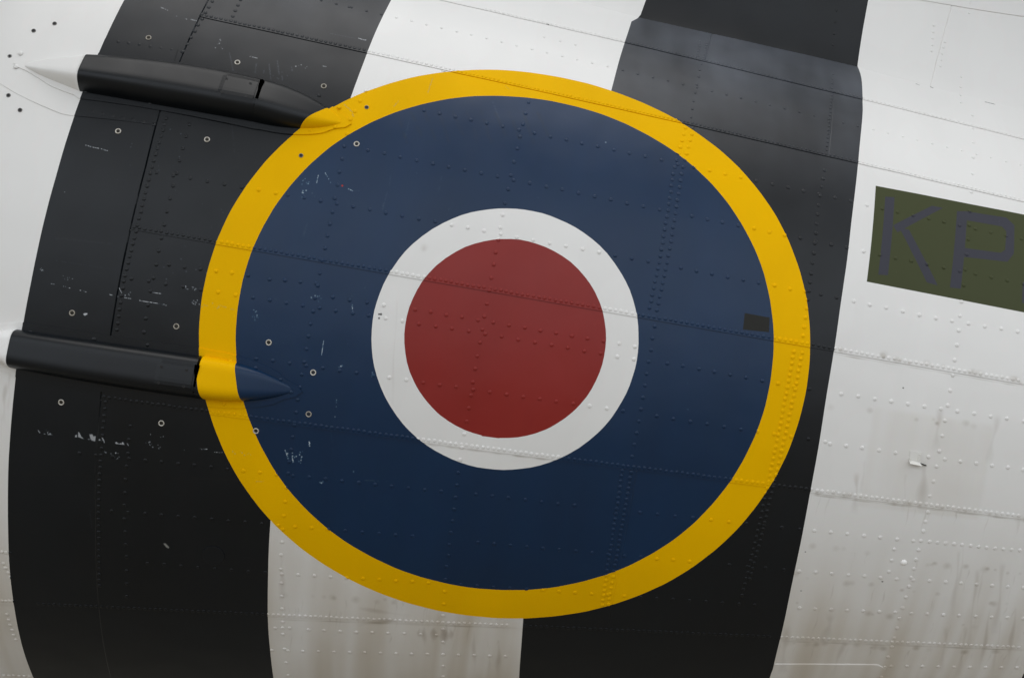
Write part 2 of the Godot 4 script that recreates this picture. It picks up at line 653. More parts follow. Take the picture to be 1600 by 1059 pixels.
func hinge_fairing(called: String, label: String, xs: Array, cs: Array, w0: float, w1: float, tall: float, belly: float, clip: bool) -> void:
	var o := node(called, fuselage, label)
	var cx := [xs[0], xs[1], xs[2], xs[4]]
	var swell := func(x: float) -> float:
		var u := clampf((x - xs[1]) / (xs[2] - xs[1]), 0.0, 1.0)
		return belly * 4.0 * u * (1.0 - u)
	var centre := func(x: float) -> float: return lerp_line(clampf(x, xs[0], xs[4]), cx, cs) + swell.call(x)
	var half := func(x: float) -> float:
		if x < xs[1]: return (w0 - 0.0012) * pow(clampf((x - xs[0]) / (xs[1] - xs[0]), 0.0, 1.0), 0.72) + 0.0002
		if x > xs[2]: return w1 * (1.0 - pow(clampf((x - xs[2]) / (xs[4] - xs[2]), 0.0, 1.0), 2.5)) + 0.0002
		return lerpf(w0, w1, (x - xs[1]) / (xs[2] - xs[1])) + absf(swell.call(x))
	var high := func(x: float) -> float:
		if x < xs[1]: return (tall - 0.0014) * pow(clampf((x - xs[0]) / (xs[1] - xs[0]), 0.0, 1.0), 0.8)
		if x > xs[2]: return tall * (1.0 - pow(clampf((x - xs[2]) / (xs[4] - xs[2]), 0.0, 1.0), 1.5))
		return tall
	commit("nose_cone", bulge(xs[0], xs[1], 16, centre, half, high, WHITE), o)
	var tube := bulge(xs[1] + 0.0005, xs[2], 26, centre, half, high, BLACK)
	end_cap(tube, BLACK, xs[2], centre, half, high, 1.0)
	end_cap(tube, BLACK, xs[1] + 0.0005, centre, half, high, -1.0)
	commit("fairing_tube", tube, o)
	var tail := bulge(xs[3], xs[4], 30, centre, half, high, -1)
	end_cap(tail, BLACK, xs[3], centre, half, high, -1.0)
	commit("tail_cone", tail, o)
	# thin doubler sheet round the upper fairing, ahead of the door edge
	if not clip:
		var da := -1.30
		var db := door_x(0.46) - 0.006
		var dhalf := func(x: float) -> float: return maxf(0.095 * pow(clampf((x - da) / 0.22, 0.0, 1.0), 0.5), 0.0004)
		var dhigh := func(_x: float) -> float: return 0.0011
		commit("doubler_sheet", bulge(da, db, 36, centre, dhalf, dhigh, -1, true), o)
	var low := func(x: float) -> float: return high.call(x) - 0.0012
	commit("hinge_leaf", bulge(xs[2] - 0.001, xs[3] + 0.001, 1, centre, half, low, BLACK, false, -0.3), o)
	# base flange
	var fa: float = xs[0] - 0.02
	var fb: float = xs[4] + 0.012
	var fhalf := func(x: float) -> float:
		var a := sqrt(clampf((x - fa) / 0.10, 0.0, 1.0))
		var b := sqrt(clampf((fb - x) / 0.06, 0.0, 1.0))
		var body: float = lerpf(w0, w1, clampf((x - xs[1]) / (xs[2] - xs[1]), 0.0, 1.0)) + 0.016
		if x > xs[3]: body = maxf(half.call(x) + 0.014, 0.026)
		if x < xs[1]: body = maxf(half.call(x) + 0.013, 0.02)
		return maxf(body * minf(a, b), 0.0004)
	var fhigh := func(_x: float) -> float: return 0.003
	commit("base_flange", bulge(fa, fb, 70, centre, fhalf, fhigh, -1, true), o)
	# cover plate with four screws just ahead of the hinge
	var pa: float = xs[2] - 0.088
	var pb: float = xs[2] - 0.004
	var pc := func(x: float) -> float: return centre.call(x) + 0.001
	var plate := {BLACK: Shape.new()}
	var n := 8
	for i in n:
		for j in n:
			var q := []
			for k: Vector2i in [Vector2i(i, j), Vector2i(i + 1, j), Vector2i(i + 1, j + 1), Vector2i(i, j + 1)]:
				var x := lerpf(pa, pb, float(k.x) / n)
				var t := lerpf(-0.55, 0.66, float(k.y) / n)
				var edge := k.x == 0 or k.y == 0 or k.y == n
				var w := Vector3(x, centre.call(x) + half.call(x) * t, tall * section(t) + (-0.0006 if edge else 0.0011))
				q.append([place(w), Vector3.ZERO, uv_of(x, w.y)])
			var fn: Vector3 = ((q[2][0] - q[0][0]) as Vector3).cross(q[3][0] - q[1][0]).normalized()
			for k in q: k[1] = fn
			plate[BLACK].quad(q[0], q[3], q[2], q[1])
	commit("cover_plate", plate, o)
	for a: float in [pa + 0.012, pb - 0.016]:
		for t: float in [-0.36, 0.34]:
			var f := frame(a, centre.call(a) + half.call(a) * t)
			f.origin += f.basis.z * (tall * section(t) + 0.0011)
			var m := lathe(PackedVector2Array([Vector2(0.0036, 0), Vector2(0.0033, 0.0009), Vector2(0.0016, 0.0009), Vector2(0.0012, 0.0002), Vector2(0, 0.0002)]), f, 10)
			commit("screw", {"screw": m}, o)
	# hinge knuckle lying across the gap
	var gx: float = xs[2] + 0.0018
	var f := frame(gx, centre.call(gx))
	var kn := Shape.new()
	var r := 0.0056
	for part: Vector2 in [Vector2(-0.66, -0.24), Vector2(-0.22, 0.22), Vector2(0.24, 0.72)]:
		rod(kn, f * Vector3(0, w1 * part.x, tall * 0.84), f * Vector3(0, w1 * part.y, tall * 0.84), r, 12)
	commit("hinge_knuckle", {BLACK: kn}, o)
	if clip:
		var cl := Shape.new()
		var pts := [Vector3(-0.016, -0.021, 0.036), Vector3(-0.019, -0.026, 0.037), Vector3(-0.017, -0.031, 0.036), Vector3(-0.010, -0.033, 0.034), Vector3(-0.004, -0.034, 0.033), Vector3(0.0, -0.031, 0.033), Vector3(0.001, -0.027, 0.034), Vector3(-0.003, -0.026, 0.035)]
		for k in pts.size() - 1: rod(cl, f * (pts[k] as Vector3), f * (pts[k + 1] as Vector3), 0.0009, 6)
		commit("wire_clip", {"silver": cl}, o)
	else:
		var cl := Shape.new()
		for k in 10:
			var a := TAU * k / 10.0
			var b := TAU * (k + 1) / 10.0
			rod(cl, f * (Vector3(-0.008 + cos(a) * 0.003, -0.026 + sin(a) * 0.0045, 0.041)), f * (Vector3(-0.008 + cos(b) * 0.003, -0.026 + sin(b) * 0.0045, 0.041)), 0.0008, 6)
		commit("wire_clip", {"silver_dull": cl}, o)


# -------------------------------------------------------------------- round and long bits
func lathe(profile: PackedVector2Array, f: Transform3D, sides: int) -> Shape:
	# profile of (radius, height) from the rim inwards
	var sh := Shape.new()
	for k in sides:
		var a := TAU * k / sides
		var b := TAU * (k + 1) / sides
		for i in profile.size() - 1:
			var p := profile[i]
			var q := profile[i + 1]
			var sl := Vector2(p.y - q.y, p.x - q.x)   # outward in (radial, up)
			sl = Vector2(q.y - p.y, p.x - q.x).normalized()
			var c := []
			for e: Array in [[p, a], [p, b], [q, b], [q, a]]:
				var d := Vector3(cos(e[1]), sin(e[1]), 0)
				var w: Vector2 = e[0]
				c.append([f * (d * w.x + Vector3(0, 0, w.y)), (f.basis * (d * sl.x + Vector3(0, 0, sl.y))).normalized(), Vector2.ZERO])
			sh.tri(c[0], c[2], c[1])
			if q.x > 1e-6: sh.tri(c[0], c[3], c[2])
	return sh


func rod(sh: Shape, a: Vector3, b: Vector3, r: float, sides: int) -> void:
	var d := (b - a).normalized()
	var u := d.cross(Vector3(0.3, 0.5, 0.81)).normalized()
	var v := d.cross(u)
	for k in sides:
		var p := u * cos(TAU * k / sides) + v * sin(TAU * k / sides)
		var q := u * cos(TAU * (k + 1) / sides) + v * sin(TAU * (k + 1) / sides)
		var z := Vector2.ZERO
		sh.quad([a + p * r, p, z], [a + q * r, q, z], [b + q * r, q, z], [b + p * r, p, z])
		sh.tri([a, -d, z], [a + q * r, -d, z], [a + p * r, -d, z])
		sh.tri([b, d, z], [b + p * r, d, z], [b + q * r, d, z])


func build_fasteners() -> void:
	for p: Vector2 in FASTENERS:
		var f := frame(p.x, p.y)
		var o := node("ring_fastener", fuselage)
		f.basis = f.basis * Basis(Vector3.RIGHT, rng.randf_range(-0.08, 0.08)) * Basis(Vector3.BACK, rng.randf() * TAU)
		var tone: String = ["silver", "silver", "silver_worn"][rng.randi() % 3]
		commit("washer", {tone: lathe(PackedVector2Array([Vector2(0.0070, 0), Vector2(0.0067, 0.0016), Vector2(0.0058, 0.0021), Vector2(0.0044, 0.0015), Vector2(0.0040, -0.0004)]), f, 20)}, o)
		var sh := lathe(PackedVector2Array([Vector2(0.0042, 0.0001), Vector2(0.0029, 0.0001), Vector2(0.0026, 0.0016), Vector2(0.0012, 0.0018), Vector2(0.0010, 0.0004), Vector2(0, 0.0004)]), f, 6)
		commit("bolt_head", {"bronze": sh}, o)
	for p: Vector2 in BOLTS:
		var f := frame(p.x, p.y)
		var o := node("dark_fastener", fuselage)
		commit("washer", {"silver_dull": lathe(PackedVector2Array([Vector2(0.0054, 0), Vector2(0.0050, 0.0014), Vector2(0.0040, 0.0016), Vector2(0.0035, 0.0)]), f, 18)}, o)
		commit("bolt_head", {"screw": lathe(PackedVector2Array([Vector2(0.0036, 0.0004), Vector2(0.0030, 0.0020), Vector2(0.0012, 0.0022), Vector2(0, 0.0012)]), f, 12)}, o)


func box(sh: Shape, f: Transform3D, lo: Vector3, hi: Vector3) -> void:
	for ax in 3:
		for sd: int in [0, 1]:
			var n := Vector3.ZERO
			n[ax] = sd * 2 - 1
			var u := (ax + 1) % 3
			var w := (ax + 2) % 3
			var c := []
			for k: Vector2i in [Vector2i(0, 0), Vector2i(1, 0), Vector2i(1, 1), Vector2i(0, 1)]:
				var p := Vector3.ZERO
				p[ax] = hi[ax] if sd else lo[ax]
				p[u] = hi[u] if k.x else lo[u]
				p[w] = hi[w] if k.y else lo[w]
				c.append([f * p, f.basis * n, Vector2.ZERO])
			if sd: sh.quad(c[0], c[3], c[2], c[1])
			else: sh.quad(c[0], c[1], c[2], c[3])


func build_small_things() -> void:
	# little folded metal scoop on the white skin
	var f := frame(0.9491, -0.0956)
	var o := node("metal_scoop", fuselage, "tiny folded pale metal scoop with a pin on the white skin")
	var sh := Shape.new()
	box(sh, f, Vector3(-0.0135, -0.011, 0.0004), Vector3(0.0135, 0.0125, 0.0016))
	commit("base_plate", {"scoop": sh}, o)
	sh = Shape.new()
	var g := f * Transform3D(Basis(Vector3.RIGHT, 0.5) * Basis(Vector3.BACK, -0.09), Vector3(0, -0.0095, 0.001))
	box(sh, g, Vector3(-0.0135, -0.001, 0.0), Vector3(0.0135, 0.0, 0.013))
	commit("lip", {"scoop": sh}, o)
	sh = Shape.new()
	box(sh, f, Vector3(-0.0135, -0.009, 0.0016), Vector3(-0.0125, -0.003, 0.008))
	box(sh, f, Vector3(0.0068, -0.008, 0.0016), Vector3(0.0078, 0.008, 0.0065))
	commit("side_wall", {"scoop": sh}, o)
	sh = Shape.new()
	rod(sh, f * Vector3(0.012, -0.0125, 0.004), f * Vector3(0.026, -0.0155, 0.003), 0.0013, 8)
	commit("pin", {"screw": sh}, o)
	# one large domed plug
	f = frame(0.9711, -0.3798)
	commit("domed_plug", {WHITE: dome(f, 0.0068, 0.0042, 14)}, fuselage)
	# round access disc low on the black stripe
	f = frame(-0.5998, -0.5295)
	commit("access_disc", {BLACK: lathe(PackedVector2Array([Vector2(0.027, 0), Vector2(0.0265, 0.0016), Vector2(0.024, 0.002), Vector2(0, 0.002)]), f, 36)}, fuselage)
	# doubler strip along the belly, bevelled at its aft end
	sh = Shape.new()
	var n := 24
	for k in n:
		var a := lerpf(0.7425, 1.0047, float(k) / n)
		var b := lerpf(0.7425, 1.0047, float(k + 1) / n)
		var top := func(x: float) -> float: return -0.7348 + 0.086 * (x - 0.7413) if x < 0.9815 else lerpf(-0.7141, -0.7298, (x - 0.9815) / 0.0232)
		var c := []
		for e: Array in [[a, 0.0, 0.0], [b, 0.0, 0.0], [b, -0.0025, 0.002], [a, -0.0025, 0.002]]:
			var s: float = top.call(e[0]) + e[1]
			var fr := frame(e[0], s)
			c.append([fr.origin + fr.basis.z * e[2], (fr.basis.z + fr.basis.y).normalized(), uv_of(e[0], s)])
		sh.quad(c[0], c[1], c[2], c[3])
		var d := []
		for e: Array in [[a, -0.0025, 0.002], [b, -0.0025, 0.002], [b, -0.06, 0.0002], [a, -0.06, 0.0002]]:
			var s: float = top.call(e[0]) + e[1]
			var fr := frame(e[0], s)
			d.append([fr.origin + fr.basis.z * e[2], fr.basis.z, uv_of(e[0], s)])
		sh.quad(d[0], d[1], d[2], d[3])
	commit("doubler_strip", {WHITE: sh}, fuselage)


# -------------------------------------------------------------------- rivets
func dome(f: Transform3D, r: float, h: float, sides: int) -> Shape:
	var prof := [Vector2(1.0, -0.1), Vector2(0.97, 0.22), Vector2(0.82, 0.60), Vector2(0.52, 0.88), Vector2(0.0, 1.0)]
	var sh := Shape.new()
	for k in sides:
		var a := TAU * k / sides
		var b := TAU * (k + 1) / sides
		for i in 4:
			var c := []
			for e: Array in [[prof[i], a], [prof[i], b], [prof[i + 1], b], [prof[i + 1], a]]:
				var w: Vector2 = e[0]
				var d := Vector3(cos(e[1]) * w.x * r, sin(e[1]) * w.x * r, w.y * h)
				var nn := Vector3(d.x / (r * r), d.y / (r * r), maxf(d.z, 0.0) / (h * h)).normalized()
				c.append([f * d, f.basis * nn, Vector2.ZERO])
			sh.tri(c[0], c[2], c[1])
			if i < 3: sh.tri(c[0], c[3], c[2])
	return sh


func rivet(x: float, s: float, kind: String) -> void:
	# none under the fairings
	if x > -1.21 and x < -0.45:
		for c: Array in [[0.4514, 0.4758, 0.064], [-0.1237, -0.13, 0.055]]:
			if absf(s - lerpf(c[0], c[1], (x + 1.2) / 0.76)) < (c[2] if x < -0.6 else c[2] * 0.75): return
	var r := 0.0047
	var h := 0.0019
	if kind == "l":
		r = 0.0044
		h = 0.0016
	elif kind == "f":
		r = 0.0034
		h = 0.0016
	r *= rng.randf_range(0.93, 1.07)
	h *= rng.randf_range(0.8, 1.15)
	x += rng.randf_range(-0.0007, 0.0007)
	s += rng.randf_range(-0.0007, 0.0007)
	var pt := paint(x, s)
	var f := frame(x, s)
	var rr := row_at(x, s)
	f.origin += f.basis.z * relief(x, s, rr, column_at(x, s, rr))
	var d := dome(f, r, h, 10)
	var uv := uv_of(x, s)
	if paint(x + r, s) == pt and paint(x - r, s) == pt and paint(x, s + r) == pt and paint(x, s - r) == pt:
		if not domes.has(pt): domes[pt] = Shape.new()
		domes[pt].v.append_array(d.v)
		domes[pt].n.append_array(d.n)
		for k in d.v.size(): domes[pt].uv.append(uv)
		return
	var inv := f.affine_inverse()     # a paint edge runs across this rivet
	for k in range(0, d.v.size(), 3):
		var c := inv * ((d.v[k] + d.v[k + 1] + d.v[k + 2]) / 3.0)
		var p := paint(x + c.x, s + c.y / taper(x))
		if not domes.has(p): domes[p] = Shape.new()
		for i in 3: domes[p].tri_point(d.v[k + i], d.n[k + i], uv)


func row(x0: float, s0: float, x1: float, s1: float, n: int, kind: String, closed := false) -> void:
	# n gaps; the last rivet only when no further stretch follows
	for k in n + (1 if closed else 0):
		var t := float(k) / maxi(n, 1)
		rivet(lerpf(x0, x1, t), lerpf(s0, s1, t), kind)


func lap_row(seam: int, x0: float, x1: float, n: int, kind: String) -> void:
	var e: Array = SEAMS[5 - seam]
	for k in n:
		var x := lerpf(x0, x1, float(k) / n)
		rivet(x, e[0] + e[1] * x + (0.0072 if kind == "l" else 0.006) / taper(x), kind)


func build_rivets() -> void:
	row(-0.577, 0.804, 0.331, 0.816, 24, "f", true)
	row(0.366, 0.817, 0.766, 0.822, 11, "f", true)
	row(0.804, 0.824, 1.169, 0.833, 10, "f", true)
	row(-0.270, 0.544, 0.296, 0.549, 15, "s", true)
	row(0.336, 0.548, 0.746, 0.551, 11, "s", true)
	row(0.784, 0.549, 1.152, 0.552, 10, "s", true)
	row(-0.838, 0.274, -0.564, 0.277, 7, "s", true)
	row(-0.536, 0.278, 0.294, 0.277, 22, "s", true)
	row(0.370, 0.276, 0.728, 0.275, 10, "s", true)
	row(0.767, 0.274, 0.957, 0.269, 5, "s")
	row(0.957, 0.269, 1.146, 0.275, 5, "s", true)
	row(-0.377, 0.414, 0.305, 0.412, 18, "s", true)
	row(0.380, 0.413, 0.742, 0.413, 10, "s", true)
	row(0.781, 0.412, 1.155, 0.415, 10, "s", true)
	row(-0.770, 0.088, -0.591, 0.093, 5, "s", true)
	row(-0.541, 0.092, -0.437, 0.099, 3, "s", true)
	row(-0.395, 0.075, -0.279, 0.076, 3, "s", true)
	row(-0.848, 0.049, -0.571, 0.048, 7, "s", true)
	row(-0.534, 0.048, -0.045, 0.047, 13, "s", true)
	row(-0.008, 0.047, 0.292, 0.042, 8, "s", true)
	row(0.367, 0.045, 0.691, 0.035, 9, "s", true)
	row(0.764, 0.036, 1.178, 0.038, 11, "s", true)
	row(-0.209, 0.077, 0.290, 0.072, 14, "s", true)
	row(-0.544, -0.077, 0.285, -0.080, 22, "s", true)
	row(0.361, -0.082, 0.743, -0.088, 10, "s", true)
	row(0.754, -0.091, 0.903, -0.091, 4, "s", true)
	row(0.979, -0.091, 1.194, -0.091, 6, "s", true)
	row(-0.918, -0.322, -0.094, -0.318, 22, "s", true)
	row(-0.015, -0.316, 0.210, -0.318, 6, "s", true)
	row(0.358, -0.317, 0.722, -0.318, 9, "s", true)
	row(0.755, -0.317, 0.981, -0.317, 6, "s", true)
	row(1.017, -0.315, 1.223, -0.313, 11, "s", true)
	row(-0.840, -0.443, -0.145, -0.435, 18, "s", true)
	row(0.005, -0.434, 0.490, -0.433, 13, "s", true)
	row(0.581, -0.433, 0.706, -0.432, 3, "s", true)
	row(0.741, -0.432, 1.003, -0.429, 7, "s", true)
	row(1.040, -0.426, 1.254, -0.422, 6, "s", true)
	row(-0.754, -0.564, -0.438, -0.563, 8, "s", true)
	row(-0.401, -0.561, -0.097, -0.553, 8, "s", true)
	row(-0.021, -0.551, 0.660, -0.542, 18, "s", true)
	row(0.762, -0.541, 1.276, -0.519, 14, "s", true)
	row(-0.450, -0.722, -0.416, -0.719, 2, "s", true)
	row(-0.371, -0.721, -0.064, -0.709, 8, "s", true)
	row(-0.458, -0.799, 0.106, -0.768, 15, "s", true)
	row(0.761, -0.739, 1.305, -0.698, 15, "s", true)
	row(-0.828, 0.718, -0.851, 0.564, 8, "s", true)
	row(-0.846, 0.395, -0.855, 0.158, 17, "s")
	row(-0.855, 0.158, -0.863, 0.040, 9, "s")
	row(-0.863, 0.040, -0.862, -0.058, 7, "s", true)
	row(-0.869, -0.208, -0.870, -0.390, 13, "s", true)
	row(-0.870, -0.390, -0.868, -0.526, 9, "s")
	row(-0.868, -0.526, -0.869, -0.635, 7, "s", true)
	row(-0.765, 0.744, -0.768, 0.688, 3, "s", true)
	row(-0.791, 0.392, -0.802, -0.055, 16, "s", true)
	row(-0.808, -0.251, -0.811, -0.428, 6, "s")
	row(-0.811, -0.428, -0.803, -0.552, 4, "s")
	row(-0.803, -0.552, -0.805, -0.659, 3, "s", true)
	row(-0.413, 0.562, -0.433, 0.474, 3, "s")
	row(-0.433, 0.474, -0.429, 0.258, 7, "s")
	row(-0.429, 0.258, -0.443, -0.316, 21, "s")
	row(-0.443, -0.316, -0.443, -0.513, 6, "s")
	row(-0.443, -0.513, -0.435, -0.661, 4, "s")
	row(-0.435, -0.661, -0.431, -0.741, 2, "s")
	row(-0.431, -0.741, -0.421, -0.894, 3, "s", true)
	row(-0.032, 0.631, -0.040, 0.495, 4, "s")
	row(-0.040, 0.495, -0.047, 0.352, 4, "s")
	row(-0.047, 0.352, -0.061, -0.270, 21, "s")
	row(-0.061, -0.270, -0.059, -0.387, 4, "s")
	row(-0.059, -0.387, -0.059, -0.505, 4, "s")
	row(-0.059, -0.505, -0.054, -0.645, 4, "s")
	row(-0.054, -0.645, -0.047, -0.732, 2, "s")
	row(-0.047, -0.732, -0.038, -0.863, 3, "s", true)
	row(0.373, 0.924, 0.368, 0.863, 2, "f")
	row(0.368, 0.863, 0.359, 0.762, 3, "f")
	row(0.359, 0.762, 0.356, 0.701, 2, "f", true)
	row(0.344, 0.662, 0.327, 0.516, 7, "s")
	row(0.327, 0.516, 0.320, 0.296, 13, "s")
	row(0.320, 0.296, 0.311, 0.167, 8, "s", true)
	row(0.363, 0.668, 0.346, 0.521, 7, "s")
	row(0.346, 0.521, 0.338, 0.300, 12, "s")
	row(0.338, 0.300, 0.328, 0.164, 8, "s", true)
	row(0.328, 0.126, 0.321, -0.184, 11, "s", true)
	row(0.304, -0.220, 0.307, -0.463, 18, "s")
	row(0.307, -0.463, 0.311, -0.578, 8, "s", true)
	row(0.324, -0.222, 0.323, -0.462, 18, "s")
	row(0.323, -0.462, 0.325, -0.574, 7, "s", true)
	row(0.369, 1.029, 0.363, 0.955, 6, "f", true)
	row(0.386, 1.031, 0.379, 0.957, 6, "f", true)
	row(0.717, 1.278, 0.714, 1.165, 3, "f", true)
	row(0.713, 1.040, 0.707, 0.967, 3, "f", true)
	row(0.705, 0.933, 0.686, 0.699, 15, "f", true)
	row(0.682, 0.630, 0.671, 0.518, 4, "s")
	row(0.671, 0.518, 0.665, 0.325, 7, "s")
	row(0.665, 0.325, 0.661, 0.163, 7, "s", true)
	row(0.645, 0.121, 0.631, -0.250, 25, "s")
	row(0.631, -0.250, 0.625, -0.516, 16, "s", true)
	row(0.664, 0.121, 0.644, -0.232, 23, "s")
	row(0.644, -0.232, 0.634, -0.468, 15, "s", true)
	row(1.071, 1.459, 1.069, 1.425, 1, "f", true)
	row(0.976, 1.336, 0.974, 1.247, 4, "f", true)
	row(1.008, 1.296, 0.999, 1.207, 4, "f", true)
	row(1.056, 1.194, 1.046, 1.072, 3, "f", true)
	row(1.070, 1.019, 1.030, 0.605, 6, "s")
	row(1.030, 0.605, 1.013, 0.328, 6, "s")
	row(1.013, 0.328, 0.997, -0.192, 13, "s", true)
	row(0.999, -0.235, 0.996, -0.448, 8, "s")
	row(0.996, -0.448, 0.996, -0.550, 3, "s")
	row(0.996, -0.550, 0.999, -0.647, 3, "s")
	row(0.999, -0.647, 1.002, -0.765, 3, "s", true)
	row(0.943, -0.345, 0.943, -0.410, 2, "s", true)
	row(-1.007, 0.553, -0.855, 0.563, 6, "s", true)
	row(-1.014, 0.379, -0.870, 0.377, 6, "s", true)
	row(-1.098, -0.567, -1.079, -0.568, 2, "s", true)
	row(-1.097, -0.596, -1.082, -0.632, 3, "s", true)
	row(-1.109, -0.698, -1.082, -0.698, 3, "s", true)
	row(-1.103, -0.740, -1.094, -0.822, 5, "s", true)
	row(-1.155, -0.968, -1.087, -0.964, 5, "s", true)
	row(-0.823, -0.078, -0.689, -0.075, 7, "s", true)
	row(-0.507, 0.805, -0.540, 0.805, 1, "f", true)
	row(-0.024, 0.870, 0.057, 0.870, 2, "f", true)
	lap_row(2, -0.840, -0.241, 51, "l")
	lap_row(2, -0.241, 0.764, 102, "f")
	lap_row(2, 0.764, 1.163, 38, "f")
	lap_row(1, -0.179, 0.177, 32, "f")
	lap_row(1, 0.180, 0.782, 61, "f")
	lap_row(1, 0.787, 1.193, 37, "f")
	lap_row(3, -0.862, 0.598, 117, "l")
	lap_row(3, 0.598, 0.736, 11, "l")
	lap_row(3, 0.736, 1.168, 35, "l")
	lap_row(4, -0.873, -0.490, 31, "l")
	lap_row(4, -0.490, 0.731, 100, "l")
	lap_row(4, 0.731, 1.215, 39, "l")
	lap_row(5, -1.021, -0.467, 43, "l")
	lap_row(5, -0.467, 0.111, 46, "l")
	lap_row(5, 0.141, 0.724, 46, "l")
	lap_row(5, 0.740, 1.301, 46, "l")
	for p: Vector2 in FLANGE_SCREWS:
		var f := frame(p.x, p.y)
		var pt := paint(p.x, p.y)
		f.origin += f.basis.z * 0.0024
		var d := dome(f, 0.0058 if p.x < -0.9 else 0.0046, 0.0034 if p.x < -0.9 else 0.0024, 12)
		if not domes.has(pt): domes[pt] = Shape.new()
		domes[pt].v.append_array(d.v)
		domes[pt].n.append_array(d.n)
		for k in d.v.size(): domes[pt].uv.append(uv_of(p.x, p.y))
	var o := commit("rivets", domes, fuselage)
	o.set_meta("kind", "stuff")


# -------------------------------------------------------------------- materials
func flat(c: Color, rough: float, metal := 0.0, shine := 0.5) -> StandardMaterial3D:
	var m := StandardMaterial3D.new()
	m.albedo_color = c.linear_to_srgb()
	m.roughness = rough
	m.metallic = metal
	m.metallic_specular = shine
	return m


const TW := 2048
const TH := 1809


func blot(im: Image, x: float, s: float, r: float, c: Color, soft := 0.35) -> void:
	# one ragged fleck of colour at a place on the skin
	var q := uv_of(x, s)
	var cx := q.x * TW
	var cy := q.y * TH
	var pr := r / 3.0 * TW
	for j in range(int(cy - pr - 1), int(cy + pr + 2)):
		for i in range(int(cx - pr - 1), int(cx + pr + 2)):
			if i < 0 or j < 0 or i >= TW or j >= TH: continue
			var d := Vector2(i + 0.5 - cx, j + 0.5 - cy).length() / maxf(pr, 0.4)
			var a := clampf((1.0 - d) / soft, 0.0, 1.0) * c.a
			if a > 0.0: im.set_pixel(i, j, im.get_pixel(i, j).lerp(Color(c.r, c.g, c.b), a))


func scratch(im: Image, x0: float, s0: float, x1: float, s1: float, w: float, c: Color, broken: float) -> void:
	var n := maxi(2, int(Vector2(x1 - x0, s1 - s0).length() / 0.0011))
	var on := true
	for k in n:
		if rng.randf() < 0.18: on = rng.randf() > broken
		if not on: continue
		var t := float(k) / n
		blot(im, lerpf(x0, x1, t) + rng.randf_range(-1, 1) * w * 0.4, lerpf(s0, s1, t) + rng.randf_range(-1, 1) * w * 0.4, w * rng.randf_range(0.5, 1.1), c, 0.6)


func flake(im: Image, q: Array, c: Color) -> void:
	# one sharp-edged flake of missing paint
	var bx := Rect2(q[0], Vector2.ZERO)
	for p: Vector2 in q: bx = bx.expand(p)
	var pl := PackedVector2Array(q)
	var a := uv_of(bx.position.x, bx.end.y) * Vector2(TW, TH)
	var b := uv_of(bx.end.x, bx.position.y) * Vector2(TW, TH)
	for j in range(int(a.y) - 1, int(b.y) + 2):
		for i in range(int(a.x) - 1, int(b.x) + 2):
			var hit := 0
			for k in 9:
				var px := Vector2((i + (k % 3 + 0.5) / 3.0) / TW * 3.0 - 1.45, 1.55 - (j + (k / 3 + 0.5) / 3.0) / TH * 2.65)
				if Geometry2D.is_point_in_polygon(px, pl): hit += 1
			if hit > 0: im.set_pixel(i, j, im.get_pixel(i, j).lerp(c, hit / 9.0))


func smear(im: Image, x0: float, s0: float, x1: float, s1: float, w: float, c: Color) -> void:
	# a soft run of grime, fading at both ends
	var n := maxi(4, int(Vector2(x1 - x0, s1 - s0).length() / 0.003))
	for k in n:
		var t := (k + 0.5) / n
		blot(im, lerpf(x0, x1, t) + 0.0012 * sin(t * 9.0 + x0 * 50.0), lerpf(s0, s1, t), w * (0.7 + 0.3 * sin(t * 7.0 + s0 * 30.0)), Color(c, c.a * sin(PI * pow(t, 0.6))), 1.0)


func speckle(im: Image, x: float, s: float, rx: float, rs: float, n: int, c: Color) -> void:
	for k in n:
		var a := rng.randf_range(-1, 1)
		blot(im, x + a * rx, s + rng.randf_range(-1, 1) * rs, rng.randf_range(0.0008, 0.0024), Color(c, rng.randf_range(0.4, 1.0)), 0.7)


